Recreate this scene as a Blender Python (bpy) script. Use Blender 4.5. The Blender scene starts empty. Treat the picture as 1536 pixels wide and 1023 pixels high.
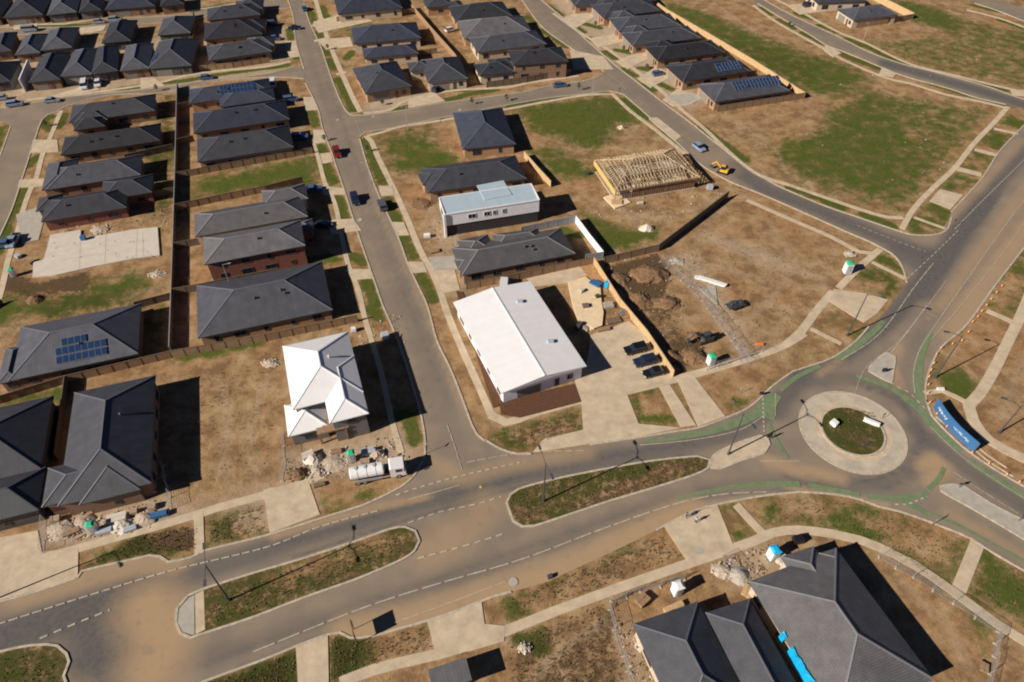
import bpy, bmesh, math, random
import numpy as np
from mathutils import Vector, Matrix
from mathutils.geometry import tessellate_polygon
random.seed(7); rng = np.random.default_rng(7)
R = math.radians
S = bpy.context.scene
C = S.collection

# ------------------------------------------------------------ camera, sky, sun, exposure
CAMH = 100.0; FPX = 1044.5; PITCH = R(45.818)
cam = bpy.data.objects.new('camera', bpy.data.cameras.new('camera')); C.objects.link(cam)
cam.data.sensor_width = 36; cam.data.lens = FPX / 1536 * 36
cam.location = (0, 0, CAMH); cam.rotation_euler = (R(90) - PITCH, 0, 0)
cam.data.clip_end = 5000; S.camera = cam
SUN_AZ = R(242.0); SUN_EL = R(30.5)
W = bpy.data.worlds.new("World"); S.world = W; W.use_nodes = True
sky = W.node_tree.nodes.new('ShaderNodeTexSky'); sky.sky_type = 'NISHITA'; sky.sun_disc = False
sky.air_density = .3; sky.dust_density = .1; sky.ozone_density = 4; sky.sun_elevation = SUN_EL; sky.sun_rotation = SUN_AZ
bg = W.node_tree.nodes['Background']; bg.inputs[1].default_value = 0.05
W.node_tree.links.new(sky.outputs[0], bg.inputs[0])
sun = bpy.data.objects.new('sun', bpy.data.lights.new('sun', 'SUN')); C.objects.link(sun)
sun.data.energy = 5.0; sun.data.angle = R(0.5); sun.data.color = (1.0, 0.90, 0.77)
dv = Vector((math.sin(SUN_AZ) * math.cos(SUN_EL), math.cos(SUN_AZ) * math.cos(SUN_EL), math.sin(SUN_EL)))
sun.rotation_euler = dv.to_track_quat('Z', 'Y').to_euler()
S.view_settings.view_transform = 'Standard'; S.view_settings.look = 'None'
S.view_settings.gamma = 1; S.view_settings.exposure = 0.38
S.cycles.filter_width = 2.0
S.render.resolution_x = 1024; S.render.resolution_y = 682

# ------------------------------------------------------------ helpers
def G(px, py, z=0.0):
    """survey point (sheet coordinates) -> metres on the level z"""
    x = px - 768.0; y = 511.5 - py
    dy = FPX * math.cos(PITCH) + y * math.sin(PITCH)
    dz = -FPX * math.sin(PITCH) + y * math.cos(PITCH)
    t = (z - CAMH) / dz
    return Vector((x * t, dy * t, z))
def GL(pts, z=0.0): return [G(p[0], p[1], z) for p in pts]

def tag(o, label=None, cat=None, group=None, kind=None):
    if label: o['label'] = label
    if cat: o['category'] = cat
    if group: o['group'] = group
    if kind: o['kind'] = kind
    return o
def empty(name, loc=(0, 0, 0), rz=0.0):
    o = bpy.data.objects.new(name, None); C.objects.link(o)
    o.location = loc; o.rotation_euler = (0, 0, rz); o.empty_display_size = .3
    return o
def copy_tree(o, parent=None):
    c = o.copy(); C.objects.link(c)
    if parent: c.parent = parent
    for ch in list(o.children): copy_tree(ch, c)
    return c

class MB:
    """collects faces (with uv) and links them as one mesh object"""
    def __init__(s): s.v = []; s.f = []; s.uv = []; s.mi = []
    def face(s, pts, uv=None, mi=0):
        i = len(s.v); s.v += [tuple(p) for p in pts]; s.f.append(tuple(range(i, i + len(pts))))
        s.uv.append(uv if uv else [(p[0], p[1]) for p in pts]); s.mi.append(mi)
    def poly_prism(s, pts, z0, z1, mi=0, bottom=False):
        a = sum(pts[i][0] * pts[(i + 1) % len(pts)][1] - pts[(i + 1) % len(pts)][0] * pts[i][1] for i in range(len(pts)))
        if a < 0: pts = pts[::-1]
        n = len(pts)
        s.face([(p[0], p[1], z1) for p in pts], mi=mi)
        for i in range(n):
            p, q = pts[i], pts[(i + 1) % n]; L = math.hypot(q[0] - p[0], q[1] - p[1])
            s.face([(p[0], p[1], z0), (q[0], q[1], z0), (q[0], q[1], z1), (p[0], p[1], z1)],
                   [(0, z0), (L, z0), (L, z1), (0, z1)], mi)
        if bottom: s.face([(p[0], p[1], z0) for p in pts[::-1]], mi=mi)
    def box(s, c, d, rz=0.0, mi=0, M=None):
        x, y, z = d[0] / 2, d[1] / 2, d[2] / 2
        co, si = math.cos(rz), math.sin(rz)
        P = []
        for sx, sy, sz in ((-1,-1,-1),(1,-1,-1),(1,1,-1),(-1,1,-1),(-1,-1,1),(1,-1,1),(1,1,1),(-1,1,1)):
            a, b, e = sx * x, sy * y, sz * z
            if M is not None:
                v = M @ Vector((a, b, e)); P.append((c[0] + v.x, c[1] + v.y, c[2] + v.z))
            else: P.append((c[0] + a * co - b * si, c[1] + a * si + b * co, c[2] + e))
        for q in ((3,2,1,0),(4,5,6,7),(0,1,5,4),(1,2,6,5),(2,3,7,6),(3,0,4,7)):
            s.face([P[i] for i in q], [(0,0),(d[0],0),(d[0],d[2]),(0,d[2])], mi)
    def bar(s, a, b, w, h=None, mi=0):
        a = Vector(a); b = Vector(b); d = b - a; L = d.length
        if L < 1e-6: return
        q = d.to_track_quat('X', 'Z').to_matrix()
        s.box((a + b) / 2, (L, w, h or w), M=q, mi=mi)
    def tube(s, pts, r, n=8, mi=0, cap=True):
        rings = []
        for k, p in enumerate(pts):
            p = Vector(p); d = Vector(pts[min(k + 1, len(pts) - 1)]) - Vector(pts[max(k - 1, 0)])
            M = d.to_track_quat('Z', 'Y').to_matrix(); rr = r[k] if hasattr(r, '__len__') else r
            rings.append([p + M @ Vector((rr * math.cos(2*math.pi*j/n), rr * math.sin(2*math.pi*j/n), 0)) for j in range(n)])
        for k in range(len(rings) - 1):
            for j in range(n):
                s.face([rings[k][j], rings[k][(j+1) % n], rings[k+1][(j+1) % n], rings[k+1][j]], mi=mi)
        if cap: s.face(rings[0][::-1], mi=mi); s.face(rings[-1], mi=mi)
    def build(s, name, mats, parent=None, smooth=False, weld=True):
        me = bpy.data.meshes.new(name); me.from_pydata(s.v, [], s.f)
        uvl = me.uv_layers.new(name='UVMap')
        flat = [c for f in s.uv for p in f for c in (p[0], p[1])]
        uvl.data.foreach_set('uv', flat)
        if not isinstance(mats, (list, tuple)): mats = [mats]
        for m in mats: me.materials.append(m)
        me.polygons.foreach_set('material_index', s.mi)
        if weld:
            bm = bmesh.new(); bm.from_mesh(me); bmesh.ops.remove_doubles(bm, verts=bm.verts, dist=1e-4); bm.to_mesh(me); bm.free()
        if smooth: me.polygons.foreach_set('use_smooth', [True] * len(me.polygons))
        o = bpy.data.objects.new(name, me); C.objects.link(o)
        if parent: o.parent = parent
        return o

# ------------------------------------------------------------ materials
def nodes(m): m.use_nodes = True; return m.node_tree.nodes, m.node_tree.links
def mat(name, col, rough=.8, var=.25, scale=1.5, metal=0.0, bump=.0, bscale=20, detail=6, col2=None, spec=.3):
    """base colour broken up by two sizes of noise"""
    m = bpy.data.materials.new(name); N, L = nodes(m); b = N['Principled BSDF']
    b.inputs['Roughness'].default_value = rough; b.inputs['Metallic'].default_value = metal
    b.inputs['Specular IOR Level'].default_value = spec
    tc = N.new('ShaderNodeTexCoord'); nz = N.new('ShaderNodeTexNoise'); nz.inputs['Scale'].default_value = scale
    nz.inputs['Detail'].default_value = detail; nz.inputs['Roughness'].default_value = .65
    geo = N.new('ShaderNodeNewGeometry'); L.new(geo.outputs['Position'], nz.inputs['Vector'])
    r = N.new('ShaderNodeValToRGB'); r.color_ramp.elements[0].position = .3; r.color_ramp.elements[1].position = .72
    c2 = col2 or tuple(min(1, c * (1 + var)) for c in col); c1 = tuple(c * (1 - var) for c in col)
    r.color_ramp.elements[0].color = (*c1, 1); r.color_ramp.elements[1].color = (*c2, 1)
    L.new(nz.outputs['Fac'], r.inputs['Fac']); L.new(r.outputs['Color'], b.inputs['Base Color'])
    if bump:
        bn = N.new('ShaderNodeTexNoise'); bn.inputs['Scale'].default_value = bscale; bn.inputs['Detail'].default_value = 4
        L.new(geo.outputs['Position'], bn.inputs['Vector'])
        bp = N.new('ShaderNodeBump'); bp.inputs['Strength'].default_value = bump; bp.inputs['Distance'].default_value = .1
        L.new(bn.outputs['Fac'], bp.inputs['Height']); L.new(bp.outputs['Normal'], b.inputs['Normal'])
    return m
def plain(name, col, rough=.5, metal=0.0, emit=None, spec=.5):
    return mat(name, col, rough, .08, 3.0, metal, spec=spec)

def roofmat(name, col, kind='tile', rough=.52, var=.07):
    """uv is in metres: u along the eave, v up the slope"""
    m = bpy.data.materials.new(name); N, L = nodes(m); b = N['Principled BSDF']
    b.inputs['Roughness'].default_value = rough; b.inputs['Specular IOR Level'].default_value = .35
    uv = N.new('ShaderNodeUVMap'); uv.uv_map = 'UVMap'
    bk = N.new('ShaderNodeTexBrick')
    L.new(uv.outputs['UV'], bk.inputs['Vector'])
    k = 1
    bk.inputs['Scale'].default_value = 1
    if kind == 'tile':
        bk.inputs['Brick Width'].default_value = .33; bk.inputs['Row Height'].default_value = .35; bk.inputs['Mortar Size'].default_value = .028
        bk.inputs['Mortar Smooth'].default_value = .4; dark = .62
    else:
        bk.inputs['Brick Width'].default_value = .46; bk.inputs['Row Height'].default_value = 400; bk.inputs['Mortar Size'].default_value = .03
        bk.inputs['Mortar Smooth'].default_value = .5; bk.offset = 0; dark = .72 if sum(col) < 1 else .96
        if sum(col) > 1: var = .015
    bk.inputs['Color1'].default_value = (*[c * (1 - var) for c in col], 1)
    bk.inputs['Color2'].default_value = (*[min(1, c * (1 + var)) for c in col], 1)
    bk.inputs['Mortar'].default_value = (*[c * dark for c in col], 1)
    nz = N.new('ShaderNodeTexNoise'); nz.inputs['Scale'].default_value = .5; nz.inputs['Detail'].default_value = 5
    geo = N.new('ShaderNodeNewGeometry'); L.new(geo.outputs['Position'], nz.inputs['Vector'])
    mr = N.new('ShaderNodeMapRange'); mr.inputs[1].default_value = .3; mr.inputs[2].default_value = .7
    mr.inputs[3].default_value = .82; mr.inputs[4].default_value = 1.18
    if sum(col) > 1.2: mr.inputs[3].default_value = .96; mr.inputs[4].default_value = 1.02
    L.new(nz.outputs['Fac'], mr.inputs[0])
    mx = N.new('ShaderNodeMix'); mx.data_type = 'RGBA'; mx.blend_type = 'MULTIPLY'; mx.inputs[0].default_value = 1
    oi = N.new('ShaderNodeObjectInfo'); m2 = N.new('ShaderNodeMapRange'); L.new(oi.outputs['Random'], m2.inputs[0])
    m2.inputs[3].default_value = .78 if sum(col) < 1 else .98; m2.inputs[4].default_value = 1.3 if sum(col) < 1 else 1.0
    m3 = N.new('ShaderNodeMath'); m3.operation = 'MULTIPLY'; L.new(mr.outputs[0], m3.inputs[0]); L.new(m2.outputs[0], m3.inputs[1])
    L.new(bk.outputs['Color'], mx.inputs[6]); L.new(m3.outputs[0], mx.inputs[7]); L.new(mx.outputs[2], b.inputs['Base Color'])
    bp = N.new('ShaderNodeBump'); bp.inputs['Strength'].default_value = .5; bp.inputs['Distance'].default_value = .03; bp.invert = True
    L.new(bk.outputs['Fac'], bp.inputs['Height']); L.new(bp.outputs['Normal'], b.inputs['Normal'])
    return m
def brickmat(name, col, mort=(.35, .3, .25)):
    m = bpy.data.materials.new(name); N, L = nodes(m); b = N['Principled BSDF']; b.inputs['Roughness'].default_value = .9
    uv = N.new('ShaderNodeUVMap'); uv.uv_map = 'UVMap'; bk = N.new('ShaderNodeTexBrick'); L.new(uv.outputs['UV'], bk.inputs['Vector'])
    bk.inputs['Scale'].default_value = 1; bk.inputs['Brick Width'].default_value = .24; bk.inputs['Row Height'].default_value = .086
    bk.inputs['Mortar Size'].default_value = .01
    bk.inputs['Color1'].default_value = (*[c * .7 for c in col], 1); bk.inputs['Color2'].default_value = (*[min(1, c * 1.3) for c in col], 1)
    bk.inputs['Mortar'].default_value = (*[(c + d) / 2 for c, d in zip(col, mort)], 1); L.new(bk.outputs['Color'], b.inputs['Base Color'])
    return m

M = {}
ROOFC = {'charcoal': (.042, .044, .054), 'slate': (.070, .073, .088), 'grey': (.112, .110, .118), 'pale': (.125, .12, .12),
         'black': (.030, .030, .036), 'white': (.80, .80, .82), 'blue': (.40, .50, .58), 'navy': (.040, .045, .066)}
for k, c in ROOFC.items():
    M['t_' + k] = roofmat('tile_' + k, c, 'tile'); M['m_' + k] = roofmat('sheet_' + k, c, 'metal', .5, .05)
    M['cap_' + k] = plain('ridge_' + k, tuple(min(.8, x * 1.9 + .01) for x in c), .6)
    M['gut_' + k] = plain('gutter_' + k, tuple(x * .7 for x in c), .5)
WALLC = {'tan': (.36, .21, .11), 'brown': (.20, .11, .06), 'red': (.19, .045, .025), 'cream': (.55, .45, .33), 'grey': (.16, .155, .16), 'dark': (.05, .045, .045)}
for k, c in WALLC.items(): M['w_' + k] = brickmat('brick_' + k, c)
M['w_white'] = mat('render_white', (.80, .80, .83), .8, .05, 1.0); M['w_char'] = mat('render_charcoal', (.045, .044, .05), .8, .15, 1.0)
M['glass'] = plain('window_glass', (.015, .022, .035), .12, 0, spec=.6); M['frame'] = plain('window_frame', (.10, .10, .11), .5)
M['frame_w'] = plain('window_frame_pale', (.6, .6, .6), .5)
M['garage'] = mat('garage_door_paint', (.22, .20, .18), .6, .1, 2); M['door'] = plain('door_paint', (.09, .06, .05), .5)
M['solar'] = plain('solar_cell', (.02, .05, .13), .25, .2); M['alu'] = plain('aluminium', (.5, .53, .58), .4, .5)
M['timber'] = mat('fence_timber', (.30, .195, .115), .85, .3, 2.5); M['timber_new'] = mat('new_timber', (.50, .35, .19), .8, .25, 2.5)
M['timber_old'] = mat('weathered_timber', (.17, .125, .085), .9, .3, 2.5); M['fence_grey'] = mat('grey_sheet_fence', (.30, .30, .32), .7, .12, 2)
M['concrete'] = mat('path_concrete', (.53, .43, .31), .9, .2, .45, bump=.2)
M['concrete_pale'] = mat('slab_concrete', (.58, .52, .45), .85, .10, .6, bump=.15)
M['concrete_grey'] = mat('aggregate_concrete', (.40, .37, .32), .9, .14, .8)
M['apron'] = mat('apron_concrete', (.47, .41, .33), .9, .22, .35)
M['kerb'] = mat('kerb_concrete', (.46, .40, .32), .9, .3, 1.5)
M['paint'] = mat('road_paint', (.46, .41, .34), .8, .35, 2.0); M['green'] = mat('green_lane_paint', (.135, .235, .110), .9, .2, .9, col2=(.225, .245, .15))
M['mulch'] = mat('mulch', (.115, .055, .03), 1, .45, 5, bump=.6, bscale=8)
M['white'] = plain('white_paint', (.78, .78, .78), .35); M['pole'] = plain('galvanised_pole', (.06, .065, .075), .6)
M['steel'] = plain('pale_steel', (.42, .43, .45), .5, .3); M['rubber'] = plain('rubber', (.015, .015, .016), .9)
M['black'] = plain('black_plastic', (.012, .012, .014), .5); M['loo_green'] = plain('green_plastic', (.03, .48, .24), .5)
M['loo_blue'] = plain('blue_plastic', (.01, .45, .85), .5); M['banner'] = plain('banner_blue', (.035, .13, .30), .6)
M['orange'] = plain('orange_plastic', (.75, .25, .05), .5); M['yellow'] = plain('yellow_paint', (.72, .42, .04), .4)
M['skin'] = plain('skin', (.45, .28, .2), .6); M['hair'] = plain('hair', (.03, .02, .015), .8)
M['rubble'] = mat('rubble', (.42, .34, .27), .95, .4, 2.5); M['rubble_dark'] = mat('rubble_soil', (.20, .12, .066), 1, .5, 2)
M['foil'] = plain('silver_wrap', (.5, .55, .62), .4, .2); M['pallet_brick'] = brickmat('stacked_brick', (.40, .28, .2))
M['pipe'] = plain('white_pipe', (.75, .74, .72), .5); M['tarp'] = plain('cyan_tarp', (.0, .36, .68), .6); M['leaf'] = mat('leaf', (.06, .085, .025), .8, .5, 6)
M['bark'] = mat('bark', (.10, .07, .05), .9, .3, 8); M['red_lamp'] = plain('red_lens', (.4, .01, .01), .3); M['lens'] = plain('lamp_lens', (.7, .7, .65), .2)

def attr_mix(N, L, name): 
    a = N.new('ShaderNodeAttribute'); a.attribute_name = name; return a
def mixc(N, L, fac, c1, c2):
    mx = N.new('ShaderNodeMix'); mx.data_type = 'RGBA'
    for i, c in ((6, c1), (7, c2)):
        if isinstance(c, tuple): mx.inputs[i].default_value = (*c, 1)
        else: L.new(c, mx.inputs[i])
    if isinstance(fac, float): mx.inputs[0].default_value = fac
    else: L.new(fac, mx.inputs[0])
    return mx.outputs[2]
def math_(N, L, op, a, b=None, c=None):
    n = N.new('ShaderNodeMath'); n.operation = op
    for i, v in enumerate((a, b, c)):
        if v is None: continue
        if isinstance(v, (int, float)): n.inputs[i].default_value = v
        else: L.new(v, n.inputs[i])
    return n.outputs[0]
def noise(N, L, scale, detail=5, rough=.6, vec=None, stretch=None, rot=0):
    g = N.new('ShaderNodeNewGeometry').outputs['Position'] if vec is None else vec
    if stretch:
        mp = N.new('ShaderNodeMapping'); mp.inputs['Scale'].default_value = stretch; mp.inputs['Rotation'].default_value = (0, 0, rot)
        L.new(g, mp.inputs['Vector']); g = mp.outputs[0]
    n = N.new('ShaderNodeTexNoise'); n.inputs['Scale'].default_value = scale; n.inputs['Detail'].default_value = detail
    n.inputs['Roughness'].default_value = rough; L.new(g, n.inputs['Vector']); return n.outputs['Fac']
def smooth(N, L, v, a, b):
    n = N.new('ShaderNodeMapRange'); n.interpolation_type = 'SMOOTHSTEP'
    L.new(v, n.inputs[0]) if not isinstance(v, float) else None
    for i, x in ((1, a), (2, b)):
        if isinstance(x, (int, float)): n.inputs[i].default_value = x
        else: L.new(x, n.inputs[i])
    return n.outputs[0]
def ground_material():
    m = bpy.data.materials.new('soil_and_grass'); N, L = nodes(m); b = N['Principled BSDF']; b.inputs['Roughness'].default_value = 1
    b.inputs['Specular IOR Level'].default_value = .05
    gr = attr_mix(N, L, 'grass').outputs['Fac']; dk = attr_mix(N, L, 'dark').outputs['Fac']; pl = attr_mix(N, L, 'pale').outputs['Fac']
    n1 = noise(N, L, .12, 6, .65); n2 = noise(N, L, .9, 6, .7); n3 = noise(N, L, 3.5, 4, .7); n4 = noise(N, L, .35, 5, .7, stretch=(1, .8, 1), rot=R(20))
    dirt = mixc(N, L, smooth(N, L, n4, .3, .7), (.27, .168, .085), (.42, .28, .152))
    n6 = noise(N, L, .055, 4, .6); n7 = noise(N, L, .22, 7, .75)
    dirt = mixc(N, L, math_(N, L, 'MULTIPLY', smooth(N, L, n6, .42, .62), .7), dirt, (.36, .205, .10))
    dirt = mixc(N, L, math_(N, L, 'MULTIPLY', smooth(N, L, n7, .46, .62), .75), dirt, (.165, .098, .05))
    dirt = mixc(N, L, math_(N, L, 'MULTIPLY', smooth(N, L, n7, .48, .34), .6), dirt, (.47, .345, .215))
    dirt = mixc(N, L, math_(N, L, 'MULTIPLY', smooth(N, L, n3, .5, .72), .7), dirt, (.17, .105, .06))
    dirt = mixc(N, L, math_(N, L, 'MULTIPLY', smooth(N, L, n2, .56, .7), .5), dirt, (.46, .34, .23))
    brown = mixc(N, L, smooth(N, L, n3, .3, .7), (.06, .042, .022), (.16, .10, .06))
    dsum = math_(N, L, 'ADD', math_(N, L, 'MULTIPLY', n2, .6), math_(N, L, 'MULTIPLY', n3, .4))
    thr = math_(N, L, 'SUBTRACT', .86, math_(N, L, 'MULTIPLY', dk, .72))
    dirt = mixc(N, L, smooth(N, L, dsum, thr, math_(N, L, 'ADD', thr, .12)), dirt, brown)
    pale = mixc(N, L, n2, (.38, .30, .22), (.56, .46, .35))
    dirt = mixc(N, L, math_(N, L, 'MULTIPLY', pl, smooth(N, L, n2, .25, .5)), dirt, pale)
    n5 = noise(N, L, .28, 7, .72)
    g1 = mixc(N, L, smooth(N, L, n3, .3, .7), (.062, .078, .013), (.145, .150, .040))
    g1 = mixc(N, L, smooth(N, L, n5, .42, .6), g1, (.074, .108, .018))
    g1 = mixc(N, L, math_(N, L, 'MULTIPLY', smooth(N, L, n2, .5, .62), .45), g1, (.19, .145, .065))
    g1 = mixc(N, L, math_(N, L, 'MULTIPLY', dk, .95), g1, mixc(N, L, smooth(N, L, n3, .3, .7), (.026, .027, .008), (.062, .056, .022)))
    gs = math_(N, L, 'ADD', math_(N, L, 'MULTIPLY', n5, .55), math_(N, L, 'ADD', math_(N, L, 'MULTIPLY', n2, .25), math_(N, L, 'MULTIPLY', n3, .2)))
    gt = math_(N, L, 'SUBTRACT', .575, math_(N, L, 'MULTIPLY', gr, .335))
    fac = smooth(N, L, gs, gt, math_(N, L, 'ADD', gt, .19))
    col = mixc(N, L, fac, dirt, g1)
    L.new(col, b.inputs['Base Color'])
    bp = N.new('ShaderNodeBump'); bp.inputs['Strength'].default_value = .5; bp.inputs['Distance'].default_value = .16
    L.new(math_(N, L, 'ADD', n3, math_(N, L, 'MULTIPLY', n2, 1.2)), bp.inputs['Height']); L.new(bp.outputs['Normal'], b.inputs['Normal'])
    return m
def asphalt_material():
    m = bpy.data.materials.new('dusty_asphalt'); N, L = nodes(m); b = N['Principled BSDF']; b.inputs['Roughness'].default_value = .92
    b.inputs['Specular IOR Level'].default_value = .2
    wn = attr_mix(N, L, 'worn').outputs['Fac']
    n1 = noise(N, L, .15, 5, .6); n2 = noise(N, L, 1.2, 5, .65); n3 = noise(N, L, 9, 3, .6)
    dust = mixc(N, L, smooth(N, L, n1, .35, .65), (.218, .180, .143), (.272, .214, .160))
    dust = mixc(N, L, math_(N, L, 'MULTIPLY', smooth(N, L, n2, .5, .7), .35), dust, (.20, .155, .12))
    tar = mixc(N, L, smooth(N, L, n2, .35, .65), (.096, .091, .090), (.128, .118, .112))
    f = math_(N, L, 'ADD', wn, math_(N, L, 'MULTIPLY', math_(N, L, 'SUBTRACT', n2, .5), .35))
    col = mixc(N, L, smooth(N, L, f, .0, 1.1), dust, tar)
    sd = attr_mix(N, L, 'sand').outputs['Fac']; n4 = noise(N, L, .5, 6, .7)
    col = mixc(N, L, math_(N, L, 'MULTIPLY', sd, smooth(N, L, n4, .12, .5)), col, (.395, .275, .165))
    col = mixc(N, L, math_(N, L, 'MULTIPLY', smooth(N, L, n3, .55, .75), .15), col, (.30, .25, .2))
    L.new(col, b.inputs['Base Color']); return m
M['ground'] = ground_material(); M['asphalt'] = asphalt_material()

# ------------------------------------------------------------ ground sheet with painted soil / grass cover and yard shade
def seg_dist(P, a, b):
    d = b - a; t = np.clip(((P - a) @ d) / max(d @ d, 1e-9), 0, 1); return np.hypot(*(P - a - t[:, None] * d).T)
def poly_sd(P, poly):
    """signed distance, positive inside"""
    ins = np.zeros(len(P), bool); dist = np.full(len(P), 1e9); n = len(poly)
    for i in range(n):
        a = poly[i]; b = poly[(i + 1) % n]
        dist = np.minimum(dist, seg_dist(P, a, b))
        c = (a[1] > P[:, 1]) != (b[1] > P[:, 1])
        with np.errstate(divide='ignore', invalid='ignore'): xi = (b[0] - a[0]) * (P[:, 1] - a[1]) / (b[1] - a[1]) + a[0]
        ins ^= c & (P[:, 0] < xi)
    return np.where(ins, dist, -dist)
def paint(P, arr, pts, val, soft=1.2, line=None):
    w = np.array([G(*p)[:2] for p in pts])
    lo = w.min(0) - 6 - (line or 0); hi = w.max(0) + 6 + (line or 0)
    k = np.where((P[:, 0] > lo[0]) & (P[:, 0] < hi[0]) & (P[:, 1] > lo[1]) & (P[:, 1] < hi[1]))[0]
    if not len(k): return
    if line:
        d = np.full(len(k), 1e9)
        for i in range(len(w) - 1): d = np.minimum(d, seg_dist(P[k], w[i], w[i + 1]))
        sd = line / 2 - d
    else: sd = poly_sd(P[k], w)
    f = np.clip(sd / soft + .5, 0, 1); arr[k] = arr[k] * (1 - f) + val * f
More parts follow.
